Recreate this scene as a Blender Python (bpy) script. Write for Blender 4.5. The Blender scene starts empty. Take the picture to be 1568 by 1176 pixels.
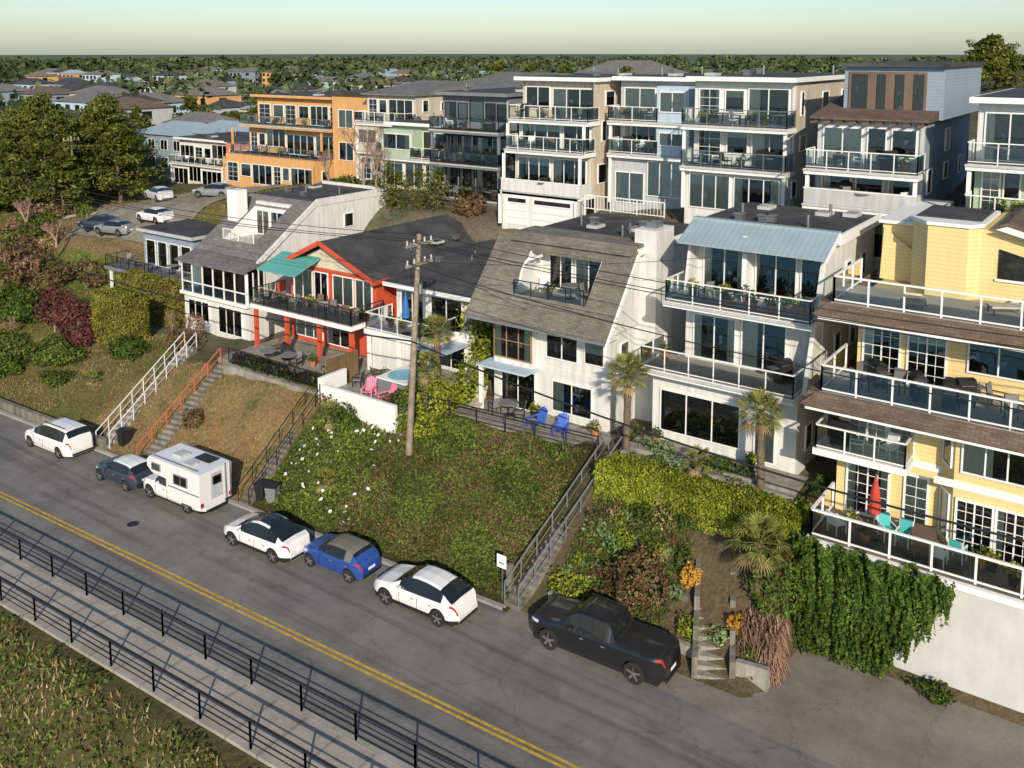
import bpy, math, random
import numpy as np
from mathutils import Vector, Matrix
random.seed(7); rng=np.random.default_rng(7)
S=bpy.context.scene
R=random.uniform
# ---------------------------------------------------------------- materials
M={}
def _n(nt,t,**k):
    n=nt.nodes.new(t)
    for a,b in k.items():
        if a.startswith('i_'): n.inputs[a[2:]].default_value=b
        else: setattr(n,a,b)
    return n
def ramp(nt,fac,stops):
    r=nt.nodes.new('ShaderNodeValToRGB'); e=r.color_ramp.elements
    e[0].position=stops[0][0]; e[1].position=stops[-1][0]
    for s in stops[1:-1]: e.new(s[0])
    for i,s in enumerate(stops):
        c=s[1]; e[i].color=(c,c,c,1) if not hasattr(c,'__len__') else (*c,1)
    nt.links.new(fac,r.inputs[0]); return r.outputs[0]
def mul(nt,a,b,f=1.0):
    m=nt.nodes.new('ShaderNodeMix'); m.data_type='RGBA'; m.blend_type='MULTIPLY'; m.inputs[0].default_value=f
    nt.links.new(a,m.inputs[6]); nt.links.new(b,m.inputs[7]); return m.outputs[2]
def pm(name,col,rough=.75,var=.12,scale=.8,bump=.15,bscale=25,spec=.3,metal=0,stain=0,kind=None,ks=1,coat=0):
    m=bpy.data.materials.new(name); m.use_nodes=True; nt=m.node_tree; b=nt.nodes['Principled BSDF']; L=nt.links
    b.inputs['Roughness'].default_value=rough; b.inputs['Metallic'].default_value=metal
    b.inputs['Specular IOR Level'].default_value=spec; b.inputs['Coat Weight'].default_value=coat
    b.inputs['Coat Roughness'].default_value=.06
    tc=_n(nt,'ShaderNodeTexCoord'); O=tc.outputs['Object']
    rgb=_n(nt,'ShaderNodeRGB'); rgb.outputs[0].default_value=(*col,1); c=rgb.outputs[0]; hgt=None
    if var:
        n1=_n(nt,'ShaderNodeTexNoise',i_Scale=scale,i_Detail=4,i_Roughness=.65); L.new(O,n1.inputs['Vector'])
        c=mul(nt,c,ramp(nt,n1.outputs[0],[(.3,1-var*1.6),(.7,1.0)]))
        n2=_n(nt,'ShaderNodeTexNoise',i_Scale=bscale,i_Detail=2); L.new(O,n2.inputs['Vector'])
        c=mul(nt,c,ramp(nt,n2.outputs[0],[(.3,1-var),(.7,1.0)])); hgt=n2.outputs[0]
    if stain:
        mp=_n(nt,'ShaderNodeMapping'); mp.inputs['Scale'].default_value=(2.2,2.2,.25); L.new(O,mp.inputs[0])
        n3=_n(nt,'ShaderNodeTexNoise',i_Scale=1.6,i_Detail=3); L.new(mp.outputs[0],n3.inputs['Vector'])
        c=mul(nt,c,ramp(nt,n3.outputs[0],[(.35,1-stain),(.6,1.0)]))
    if kind:
        sp=_n(nt,'ShaderNodeSeparateXYZ'); L.new(O,sp.inputs[0]); cb=_n(nt,'ShaderNodeCombineXYZ')
        if kind=='shingle':
            ad=_n(nt,'ShaderNodeMath',operation='ADD'); L.new(sp.outputs[1],ad.inputs[0]); L.new(sp.outputs[2],ad.inputs[1])
            L.new(sp.outputs[0],cb.inputs[0]); L.new(ad.outputs[0],cb.inputs[1])
            br=_n(nt,'ShaderNodeTexBrick',i_Scale=1.0); br.inputs['Brick Width'].default_value=.36*ks; br.inputs['Row Height'].default_value=.2*ks
            br.inputs['Mortar Size'].default_value=.012; br.inputs['Color1'].default_value=(1,1,1,1); br.inputs['Color2'].default_value=(.68,.68,.68,1); br.inputs['Mortar'].default_value=(.5,.5,.5,1)
            L.new(cb.outputs[0],br.inputs[0]); c=mul(nt,c,br.outputs[0]); hgt=br.outputs[0]
        else:
            ax={'siding':2,'plankx':0,'planky':1}[kind]
            mm=_n(nt,'ShaderNodeMath',operation='MULTIPLY'); mm.inputs[1].default_value=1/(.18*ks); L.new(sp.outputs[ax],mm.inputs[0])
            fr=_n(nt,'ShaderNodeMath',operation='FRACT'); L.new(mm.outputs[0],fr.inputs[0])
            c=mul(nt,c,ramp(nt,fr.outputs[0],[(0,.55),(.12,1.0),(1,.93)])); hgt=fr.outputs[0]
    L.new(c,b.inputs['Base Color'])
    if bump and hgt:
        bp=_n(nt,'ShaderNodeBump',i_Strength=bump,i_Distance=.03); L.new(hgt,bp.inputs['Height']); L.new(bp.outputs[0],b.inputs['Normal'])
    M[name]=m; return m
def leafm(name,c1,c2,nsc=.5):
    m=bpy.data.materials.new(name); m.use_nodes=True; nt=m.node_tree; nt.nodes.clear(); L=nt.links
    b=_n(nt,'ShaderNodeBsdfDiffuse'); o=_n(nt,'ShaderNodeOutputMaterial'); L.new(b.outputs[0],o.inputs[0])
    g=_n(nt,'ShaderNodeNewGeometry'); tc=_n(nt,'ShaderNodeTexCoord')
    c=ramp(nt,g.outputs['Random Per Island'],[(0,c1),(.55,tuple((a+d)/2 for a,d in zip(c1,c2))),(1,c2)])
    n1=_n(nt,'ShaderNodeTexNoise',i_Scale=nsc,i_Detail=3); L.new(tc.outputs['Object'],n1.inputs['Vector'])
    c=mul(nt,c,ramp(nt,n1.outputs[0],[(.32,(.5,.52,.5)),(.62,(1.0,1.0,1.0))]))
    L.new(c,b.inputs[0]); M[name]=m
def glassm(name,tint,base):
    m=bpy.data.materials.new(name); m.use_nodes=True; nt=m.node_tree; nt.nodes.clear(); L=nt.links
    o=_n(nt,'ShaderNodeOutputMaterial'); t=_n(nt,'ShaderNodeBsdfTransparent'); t.inputs[0].default_value=(*tint,1)
    g=_n(nt,'ShaderNodeBsdfGlossy'); g.inputs['Roughness'].default_value=.03; f=_n(nt,'ShaderNodeFresnel'); f.inputs[0].default_value=1.5
    ad=_n(nt,'ShaderNodeMath',operation='ADD'); ad.inputs[1].default_value=base; L.new(f.outputs[0],ad.inputs[0])
    tc=_n(nt,'ShaderNodeTexCoord'); n1=_n(nt,'ShaderNodeTexNoise',i_Scale=.9); L.new(tc.outputs['Object'],n1.inputs['Vector'])
    bp=_n(nt,'ShaderNodeBump',i_Strength=.25,i_Distance=.05); L.new(n1.outputs[0],bp.inputs['Height']); L.new(bp.outputs[0],g.inputs['Normal'])
    mx=_n(nt,'ShaderNodeMixShader'); L.new(ad.outputs[0],mx.inputs[0]); L.new(t.outputs[0],mx.inputs[1]); L.new(g.outputs[0],mx.inputs[2]); L.new(mx.outputs[0],o.inputs[0]); M[name]=m
pm('white',(.72,.71,.68),stain=.16,var=.07); pm('trim',(.75,.75,.73),var=0,bump=0,rough=.5); pm('cream',(.66,.59,.45),stain=.16,var=.07)
pm('beige',(.58,.50,.39),stain=.18,var=.07); pm('yellow',(.80,.63,.30),stain=.06,var=.04,kind='siding',bump=.15); pm('red',(.58,.09,.04),var=.1)
pm('orange',(.66,.37,.15),stain=.12,var=.06); pm('salmon',(.70,.26,.19),var=.06,stain=.1); pm('greyblue',(.28,.34,.41),var=.08,kind='siding',bump=.2)
pm('lightgrey',(.50,.52,.53),stain=.16,var=.07); pm('paleblue',(.5,.62,.71),stain=.1,var=.05,kind='siding',bump=.2); pm('green_wall',(.42,.52,.39),var=.06,stain=.1)
pm('darkwall',(.06,.055,.05),var=.1,kind='siding'); pm('greywall',(.2,.21,.23),var=.1,stain=.1); pm('retaining',(.62,.62,.6),var=.1,stain=.06)
pm('shingle',(.28,.26,.21),rough=.9,var=.25,scale=.5,kind='shingle',bump=.35); pm('shingle_grey',(.26,.25,.24),rough=.9,var=.22,kind='shingle',bump=.4)
pm('shingle_brown',(.22,.155,.115),rough=.9,var=.22,kind='shingle',bump=.4); pm('tar',(.10,.10,.105),rough=.9,var=.4,scale=.5,bump=.3)
pm('metalroof',(.38,.48,.53),rough=.5,var=.1,kind='plankx',ks=1.6,bump=.6,metal=.1); pm('teal',(.12,.42,.38),rough=.7,var=.08,kind='plankx',ks=1.3,bump=.2)
pm('deck',(.44,.4,.35),var=.18,kind='plankx',ks=.8,bump=.2); pm('deckbrown',(.22,.15,.11),var=.2,kind='plankx',ks=.8); pm('wood',(.42,.27,.13),var=.25,kind='plankx',ks=.8)
pm('greywood',(.26,.22,.18),var=.3,kind='planky',ks=.8); pm('polewood',(.38,.31,.23),var=.3,scale=3,bump=.5,bscale=12)
pm('concrete',(.42,.39,.34),var=.25,stain=.3); pm('oldconcrete',(.32,.29,.24),var=.3,stain=.35); pm('black',(.02,.02,.022),rough=.45,var=0,bump=0)
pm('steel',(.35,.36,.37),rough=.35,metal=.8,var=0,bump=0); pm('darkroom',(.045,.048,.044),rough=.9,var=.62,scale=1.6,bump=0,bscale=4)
pm('curtain',(.55,.53,.46),rough=.9,var=0,bump=0); pm('blind',(.42,.5,.44),rough=.8,var=0,kind='siding',ks=.35,bump=0)
pm('kerb',(.42,.4,.36),var=.25); pm('walk',(.46,.42,.36),var=.2,kind='plankx',ks=9,bump=.1); pm('linepaint',(.72,.45,.06),var=.28,scale=3,bscale=12)
pm('terracotta',(.45,.2,.1),var=.1); pm('blueplastic',(.05,.13,.5),rough=.5,var=0,bump=0); pm('pinkplastic',(.75,.22,.33),rough=.5,var=0,bump=0)
pm('bluecloth',(.04,.16,.42),var=.1); pm('greycloth',(.2,.2,.2),var=.1); pm('tealcloth',(.08,.45,.45),var=.1); pm('redcloth',(.5,.06,.04),var=.1)
pm('tubwater',(.15,.45,.6),rough=.1,var=.1,scale=3); pm('bark',(.2,.15,.1),var=.3,scale=3,bump=.8,bscale=10)
pm('barepale',(.32,.22,.17),var=0,bump=0); pm('redrail',(.6,.12,.07),var=0,bump=0); pm('tyre',(.025,.025,.025),rough=.8,var=0,bump=0); pm('rim',(.4,.4,.42),rough=.35,metal=.8,var=0,bump=0)
for n,c in dict(carwhite=(.72,.72,.71),carblack=(.012,.012,.014),carblue=(.02,.06,.26),cardark=(.03,.04,.06),cargrey=(.2,.21,.22),carsilver=(.5,.51,.52)).items(): pm(n,c,rough=.3,var=0,bump=0,spec=.5,coat=.7)
pm('carglass',(.012,.015,.017),rough=.05,var=0,bump=0,spec=.8); pm('softtop',(.17,.165,.14),rough=.9,var=.1); pm('headlight',(.6,.62,.65),rough=.1,var=0,bump=0,spec=.8)
pm('taillight',(.35,.02,.02),rough=.15,var=0,bump=0); pm('signwhite',(.8,.8,.8),var=0,bump=0); pm('stopred',(.6,.03,.03),var=0,bump=0)
glassm('window_glass',(.8,.86,.83),.09); glassm('rail_glass',(.86,.93,.9),.05)
leafm('leaf',(.025,.05,.012),(.12,.17,.035)); leafm('hedge_leaf',(.09,.13,.014),(.36,.40,.05)); leafm('cedar_leaf',(.03,.055,.015),(.19,.2,.04),nsc=.2)
leafm('ivy_leaf',(.03,.055,.014),(.14,.2,.04)); leafm('cover_leaf',(.035,.06,.014),(.17,.215,.05),nsc=.4); leafm('drygrass',(.18,.13,.055),(.48,.35,.19)); leafm('greengrass',(.07,.105,.018),(.25,.3,.06))
leafm('palm_leaf',(.08,.10,.022),(.34,.34,.10),nsc=1.5); leafm('brown_leaf',(.07,.045,.022),(.24,.155,.085)); leafm('pinkdry',(.18,.10,.075),(.42,.26,.19)); leafm('goldhedge',(.12,.12,.02),(.3,.28,.06))
leafm('flower',(.7,.65,.65),(.9,.9,.9)); leafm('agave',(.12,.18,.08),(.28,.36,.16)); leafm('orange_leaf',(.45,.2,.03),(.75,.42,.08)); leafm('far_leaf',(.04,.065,.035),(.14,.165,.07),nsc=.02); leafm('maroon_leaf',(.06,.02,.02),(.2,.08,.07))
# ---------------------------------------------------------------- geometry builder
class G:
    def __init__(s,name,loc=(0,0,0),rot=0,world=False):
        s.name=name; s.loc=Vector(loc); s.rot=rot; s.world=world; s.P={}
    def p(s,part):
        return s.P.setdefault(part,dict(v=[],f=[],m=[],mats=[],sm=[]))
    def add(s,part,mat,vs,fs,sm=False):
        P=s.p(part); b=len(P['v'])
        if mat not in P['mats']: P['mats'].append(mat)
        k=P['mats'].index(mat); P['v'].extend([tuple(v) for v in vs])
        for f in fs: P['f'].append([b+i for i in f]); P['m'].append(k); P['sm'].append(sm)
    def face(s,part,mat,pts): s.add(part,mat,pts,[list(range(len(pts)))])
    def box(s,part,mat,x0,x1,y0,y1,z0,z1):
        if x0>x1:x0,x1=x1,x0
        if y0>y1:y0,y1=y1,y0
        if z0>z1:z0,z1=z1,z0
        s.add(part,mat,[(x0,y0,z0),(x1,y0,z0),(x1,y1,z0),(x0,y1,z0),(x0,y0,z1),(x1,y0,z1),(x1,y1,z1),(x0,y1,z1)],
              [[3,2,1,0],[4,5,6,7],[0,1,5,4],[1,2,6,5],[2,3,7,6],[3,0,4,7]])
    def prism(s,part,mat,poly,ax,a,b):
        n=len(poly); mk={'x':lambda t,q:(t,q[0],q[1]),'y':lambda t,q:(q[0],t,q[1]),'z':lambda t,q:(q[0],q[1],t)}[ax]
        vs=[mk(a,q) for q in poly]+[mk(b,q) for q in poly]
        s.add(part,mat,vs,[list(range(n))[::-1],list(range(n,2*n))]+[[i,(i+1)%n,n+(i+1)%n,n+i] for i in range(n)])
    def cyl(s,part,mat,p0,p1,r0,r1=None,n=8,sm=True):
        r1=r0 if r1 is None else r1; p0=Vector(p0);p1=Vector(p1); d=(p1-p0)
        if d.length<1e-6: return
        d.normalize(); a=d.orthogonal().normalized(); b=d.cross(a)
        vs=[p0+(a*math.cos(t)+b*math.sin(t))*r0 for t in [2*math.pi*i/n for i in range(n)]]+[p1+(a*math.cos(t)+b*math.sin(t))*r1 for t in [2*math.pi*i/n for i in range(n)]]
        s.add(part,mat,vs,[[i,(i+1)%n,n+(i+1)%n,n+i] for i in range(n)],sm); s.add(part,mat,vs[:n],[list(range(n))[::-1]]); s.add(part,mat,vs[n:],[list(range(n))])
    def beam(s,part,mat,p0,p1,w,h):
        p0=Vector(p0);p1=Vector(p1); d=(p1-p0).normalized(); up=Vector((0,0,1)) if abs(d.z)<.95 else Vector((0,1,0))
        a=d.cross(up).normalized()*w/2; b=a.cross(d).normalized()*h/2
        vs=[p0-a-b,p0+a-b,p0+a+b,p0-a+b,p1-a-b,p1+a-b,p1+a+b,p1-a+b]
        s.add(part,mat,vs,[[0,1,2,3],[7,6,5,4],[0,4,5,1],[1,5,6,2],[2,6,7,3],[3,7,4,0]])
    def mesh(s,nm,P,off):
        me=bpy.data.meshes.new(nm); me.from_pydata([(v[0]-off[0],v[1]-off[1],v[2]-off[2]) for v in P['v']],[],P['f'])
        for k in P['mats']: me.materials.append(M[k])
        me.polygons.foreach_set('material_index',P['m']); me.polygons.foreach_set('use_smooth',P['sm']); me.update(); return me
    def done(s,single=False):
        off=s.loc if s.world else Vector((0,0,0))
        if single:
            Q=dict(v=[],f=[],m=[],mats=[],sm=[])
            for P in s.P.values():
                b=len(Q['v']); Q['v']+=P['v']
                for k in P['mats']:
                    if k not in Q['mats']: Q['mats'].append(k)
                for f,m,q in zip(P['f'],P['m'],P['sm']): Q['f'].append([b+i for i in f]); Q['m'].append(Q['mats'].index(P['mats'][m])); Q['sm'].append(q)
            o=bpy.data.objects.new(s.name,s.mesh(s.name,Q,off)); S.collection.objects.link(o); o.location=s.loc; o.rotation_euler[2]=s.rot; return o
        e=bpy.data.objects.new(s.name,None); S.collection.objects.link(e); e.location=s.loc; e.rotation_euler[2]=s.rot; e.empty_display_size=.5
        for k,P in s.P.items():
            o=bpy.data.objects.new(k,s.mesh(k,P,off)); S.collection.objects.link(o); o.parent=e
        return e
def place(o,name,loc,rot=0,sc=1):
    c=bpy.data.objects.new(name,o.data); S.collection.objects.link(c); c.location=loc; c.rotation_euler[2]=rot; c.scale=(sc,)*3; return c
def quads(name,V,mat,parent=None,loc=(0,0,0)):
    V=np.asarray(V,dtype=np.float32).reshape(-1,3)-np.array(loc,dtype=np.float32); n=len(V)//4
    me=bpy.data.meshes.new(name); me.vertices.add(4*n); me.vertices.foreach_set('co',V.ravel()); me.loops.add(4*n)
    me.loops.foreach_set('vertex_index',np.arange(4*n,dtype=np.int32)); me.polygons.add(n); me.polygons.foreach_set('loop_start',np.arange(0,4*n,4,dtype=np.int32))
    me.update(calc_edges=True); me.materials.append(M[mat]); o=bpy.data.objects.new(name,me); S.collection.objects.link(o)
    if parent: o.parent=parent
    else: o.location=loc
    return o
def leafV(P,N,size,asp=.55,jit=.8):
    n=len(P); N=N+rng.normal(0,jit,(n,3)); N/=np.linalg.norm(N,axis=1)[:,None]+1e-9
    r=rng.normal(0,1,(n,3)); t=np.cross(N,r); t/=np.linalg.norm(t,axis=1)[:,None]+1e-9; b=np.cross(N,t)
    s=(size*rng.uniform(.6,1.3,n))[:,None]
    return np.stack([P-t*s,P-b*s*asp,P+t*s,P+b*s*asp],1)
# ---------------------------------------------------------------- terrain
def yr(X): return .04*(X+35)
def sm(t): t=np.clip(t,0,1); return t*t*(3-2*t)
def terr(X,Y):
    X=np.asarray(X,float); Y=np.asarray(Y,float)
    zb=np.interp(X,[-200,-90,-78,-70,-62,-55,-49,-40,-25,-21.8,-20.5,-12.5,-10,60],[2.5,2.5,2.3,2.6,2.9,3.2,3.7,4.2,4.25,4.4,4.9,4.9,4.5,4.6])
    y0=np.interp(X,[-200,-11.7,-11.4,100],[0,0,36.2-30.4,36.2-30.4])+30.4+yr(X)*(X<-11.5)
    y1=np.interp(X,[-200,-75,-62,-50,-48.6,-39,-36,-25,-22,-12,-11.4,60],[44,41,38.5,37.2,36.6,36.6,37.2,38.2,38,38,36.8,36.8])
    t=(Y-y0)/(y1-y0); z=zb*(np.clip(t,0,1)*.55+.45*sm(t))
    zr=np.interp(X,[-200,-120,-105,-88,-78,-62,-50,-40,-30,-22,-16,-8,60],[4,4.4,5.,8.2,9.3,11.3,11.4,11.5,13.0,14.0,15.3,15.8,17])
    ya=np.interp(X,[-200,-80,-60,60],[42,46,48,44]); u=sm((Y-ya)/(57-ya)); z=z+(zr-zb)*u*(Y>ya)
    sl=np.interp(X,[-300,-130,-90,-50,0,100],[0.02,.03,.05,.08,.10,.1]); z=z+np.clip(Y-57,0,70)*sl
    bank=np.clip((Y-y0)/1.0,0,1); z=z+bank*.10*(np.sin(X*1.7+Y*.9)+np.sin(X*.8-Y*2.1+1)+.6*np.sin(X*3.1+Y*2.7))*np.clip((Y-y0)/3,0,1)*.6
    ys=18.0+yr(X); d=np.clip((ys-Y)/5.5,0,1); z=np.where(Y<ys,-3.3*sm(d),z); z=np.where(Y<8,-3.3-1.7*np.clip((8-Y)/8,0,1),z); z=np.where(Y<-5,-5-.05*np.clip(-5-Y,0,100),z)
    return z-.06
def tz(x,y): return float(terr(x,y))
def terrain():
    xs=np.concatenate([[-6000,-3000,-1500,-900,-600,-450,-350,-280,-220],np.arange(-180,22,.75),[30,45,70,100,160,260,500,1000,2500,6000]])
    ys=np.concatenate([[-6000,-3000,-1200,-500,-200,-80,-40,-20,-10,-4,0,4],np.arange(7,80,.6),[82,85,90,96,104,115,130,160,220,350,600,1200,3000,7000]])
    X,Y=np.meshgrid(xs,ys); Z=terr(X,Y); nx,ny=len(xs),len(ys)
    V=np.stack([X,Y,Z],2).reshape(-1,3); idx=np.arange(nx*ny).reshape(ny,nx)
    F=np.stack([idx[:-1,:-1],idx[:-1,1:],idx[1:,1:],idx[1:,:-1]],2).reshape(-1,4)
    me=bpy.data.meshes.new('ground'); me.vertices.add(len(V)); me.vertices.foreach_set('co',V.ravel()); me.loops.add(F.size); me.loops.foreach_set('vertex_index',F.ravel().astype(np.int32))
    me.polygons.add(len(F)); me.polygons.foreach_set('loop_start',np.arange(0,F.size,4,dtype=np.int32)); me.update(calc_edges=True); me.polygons.foreach_set('use_smooth',[True]*len(F))
    x=V[:,0];y=V[:,1]; C=np.zeros((len(V),4)); C[:,3]=1
    def setc(m,c): C[m,:3]=c
    setc(slice(None),(.13,.14,.07)); setc((y>39)&(y<60)&(x>-66),(.2,.17,.13)); setc((y>60)&(x>-66),(.17,.16,.1)); setc((y>130)|(x<-200),(.15,.18,.13))
    setc((y<39.5)&(y>28)&(x<-56),(.19,.155,.07)); setc((y<37)&(y>28)&(x>=-56)&(x<-39.3),(.31,.22,.115)); setc((y<39)&(y>28)&(x>=-39.3)&(x<-22),(.07,.07,.03))
    setc((y<40)&(y>28)&(x>=-22),(.15,.115,.075)); setc((x<-68)&(y>36)&(y<64)&(x>-200),(.19,.165,.065)); setc((x<-74)&(x>-92)&(y>41)&(y<50),(.15,.2,.045)); setc((x<-80)&(y>50)&(y<70)&(x>-99),(.25,.18,.11)); setc((y<18.5+yr(x))&(y>5),(.12,.11,.05)); setc(y<3,(.2,.18,.15))
    at=me.color_attributes.new('zone','FLOAT_COLOR','POINT'); at.data.foreach_set('color',C.ravel())
    m=bpy.data.materials.new('ground_mat'); m.use_nodes=True; nt=m.node_tree; b=nt.nodes['Principled BSDF']; b.inputs['Roughness'].default_value=.95; b.inputs['Specular IOR Level'].default_value=.1
    a=_n(nt,'ShaderNodeAttribute',attribute_name='zone'); tc=_n(nt,'ShaderNodeTexCoord')
    n1=_n(nt,'ShaderNodeTexNoise',i_Scale=.35,i_Detail=6,i_Roughness=.7); n2=_n(nt,'ShaderNodeTexNoise',i_Scale=4,i_Detail=5,i_Roughness=.7)
    for n in (n1,n2): nt.links.new(tc.outputs['Object'],n.inputs['Vector'])
    c=mul(nt,a.outputs[0],ramp(nt,n1.outputs[0],[(.32,(.5,.68,.45)),(.5,(1,1,.9)),(.68,(1.0,.82,.75))])); c=mul(nt,c,ramp(nt,n2.outputs[0],[(.3,.5),(.7,1.)]))
    nt.links.new(c,b.inputs['Base Color']); bp=_n(nt,'ShaderNodeBump',i_Strength=.8,i_Distance=.15); nt.links.new(n2.outputs[0],bp.inputs['Height']); nt.links.new(bp.outputs[0],b.inputs['Normal'])
    me.materials.append(m); o=bpy.data.objects.new('ground',me); S.collection.objects.link(o)
terrain()
def asphalt(name,base,tracks=True):
    m=bpy.data.materials.new(name); m.use_nodes=True; nt=m.node_tree; b=nt.nodes['Principled BSDF']; b.inputs['Roughness'].default_value=.85; b.inputs['Specular IOR Level'].default_value=.25; L=nt.links
    tc=_n(nt,'ShaderNodeTexCoord'); O=tc.outputs['Object']; rgb=_n(nt,'ShaderNodeRGB'); rgb.outputs[0].default_value=(*base,1); c=rgb.outputs[0]
    mp=_n(nt,'ShaderNodeMapping'); mp.inputs['Rotation'].default_value=(0,0,-.04); mp.inputs['Scale'].default_value=(.05,1.3,1); L.new(O,mp.inputs[0])
    n=_n(nt,'ShaderNodeTexNoise',i_Scale=1.0,i_Detail=5,i_Roughness=.6); L.new(mp.outputs[0],n.inputs['Vector']); 
    if tracks: c=mul(nt,c,ramp(nt,n.outputs[0],[(.36,.66),(.48,.92),(.62,1.0)]))
    n=_n(nt,'ShaderNodeTexNoise',i_Scale=.45,i_Detail=6,i_Roughness=.75); L.new(O,n.inputs['Vector']); c=mul(nt,c,ramp(nt,n.outputs[0],[(.38,.72),(.62,1.0)]))
    nw=_n(nt,'ShaderNodeTexNoise',i_Scale=.9,i_Detail=5,i_Roughness=.7); L.new(O,nw.inputs['Vector']); mv=_n(nt,'ShaderNodeMix'); mv.data_type='RGBA'; mv.inputs[0].default_value=.62; L.new(O,mv.inputs[6]); L.new(nw.outputs[1],mv.inputs[7])
    v=_n(nt,'ShaderNodeTexVoronoi',feature='DISTANCE_TO_EDGE',i_Scale=.5); L.new(mv.outputs[2],v.inputs['Vector'])
    c=mul(nt,c,ramp(nt,v.outputs[0],[(0,.68),(.006,.9),(.012,1.0)]),.8)
    n=_n(nt,'ShaderNodeTexNoise',i_Scale=30,i_Detail=2); L.new(O,n.inputs['Vector']); c=mul(nt,c,ramp(nt,n.outputs[0],[(.3,.7),(.7,1.0)]))
    L.new(c,b.inputs['Base Color']); bp=_n(nt,'ShaderNodeBump',i_Strength=.25,i_Distance=.02); L.new(n.outputs[0],bp.inputs['Height']); L.new(bp.outputs[0],b.inputs['Normal']); M[name]=m
asphalt('asphalt',(.25,.24,.225)); asphalt('asphalt2',(.28,.25,.21),False)
def strip(name,mat,xa,xb,ya,yb,z,h=None,n=60):
    g=G(name)
    xs=np.linspace(xa,xb,n+1)
    for i in range(n):
        a,b=xs[i],xs[i+1]; q=[(a,ya+yr(a)),(b,ya+yr(b)),(b,yb+yr(b)),(a,yb+yr(a))]
        if h is None: g.face('s',mat,[(x,y,z) for x,y in q])
        else: g.add('s',mat,[(x,y,z) for x,y in q]+[(x,y,z+h) for x,y in q],[[4,5,6,7],[0,1,5,4],[3,2,6,7]])
    return g.done(True)
strip('road','asphalt',-400,120,20.9,30.1,0)
g=G('road_apron'); g.face('s','asphalt2',[(-22.3,30.0,.008),(60,30.0,.008),(60,36.1,.008),(-11.2,36.1,.008),(-11.4,32.2,.008),(-22.3,31.6,.008)]); g.done(True)
strip('road_marking','linepaint',-400,120,23.72,23.85,.006); strip('road_marking','linepaint',-400,120,23.98,24.11,.006)
strip('kerb','kerb',-400,-22.5,30.1,30.35,-.02,.15); strip('kerb','kerb',-400,120,20.65,20.9,-.02,.15)
strip('pavement','walk',-400,120,18.35,20.65,-.02,.14)
g=G('manhole_cover',(-42.3,25.6,.002)); g.cyl('c','oldconcrete',(0,0,0),(0,0,.008),.38,n=18); g.cyl('c','black',(0,0,.008),(0,0,.012),.3,n=18); g.done(True)
def drape(name,mat,xa,xb,ya,yb,up=.05,st=.75):
    g=G(name); nx=int((xb-xa)/st); ny=int((yb-ya)/st)
    for i in range(nx):
        for j in range(ny):
            q=[(xa+(i+a)*st,ya+(j+b)*st) for a,b in((0,0),(1,0),(1,1),(0,1))]; g.face('s',mat,[(x,y,tz(x,y)+up) for x,y in q])
    return g.done(True)
drape('parking_area','asphalt2',-95,-76,51.5,66,.12); drape('lane_road','asphalt2',-135,-95,60,65,.1); drape('gravel_path','beige',-112,-95,55,58,.1)
g=G('sea'); g.face('s','tubwater',[(-6000,-6000,-4.7),(6000,-6000,-4.7),(6000,0,-4.7),(-6000,0,-4.7)]); g.done(True)
# ---------------------------------------------------------------- railing / windows
def rail(g,pts,h=1.05,style='glass',mat='trim',step=1.5,part='railing',pick=.14,tk=.05,mids=(.25,.5,.75)):
    for a,b in zip(pts[:-1],pts[1:]):
        a=Vector(a);b=Vector(b); L=(b-a).length
        if L<.05: continue
        n=max(1,round(L/step)); U=Vector((0,0,1))
        g.beam(part,mat,a+U*h,b+U*h,tk*1.3,tk)
        for i in range(n+1):
            q=a.lerp(b,i/n); g.beam(part,mat,q,q+U*(h-.01),tk,tk)
        if style=='glass':
            g.beam(part,mat,a+U*.1,b+U*.1,tk*.8,tk*.8)
            for i in range(n):
                q=a.lerp(b,i/n);r=a.lerp(b,(i+1)/n); g.face(part+'_glass','rail_glass',[q+U*.14,r+U*.14,r+U*(h-.06),q+U*(h-.06)])
        elif style=='bars':
            g.beam(part,mat,a+U*.1,b+U*.1,tk*.8,tk*.8); k=max(1,int(L/pick))
            for i in range(1,k): q=a.lerp(b,i/k); g.beam(part,mat,q+U*.1,q+U*h,tk*.4,tk*.4)
        elif style=='wires':
            for z in mids: g.beam(part,mat,a+U*z,b+U*z,tk*.5,tk*.5)
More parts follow.
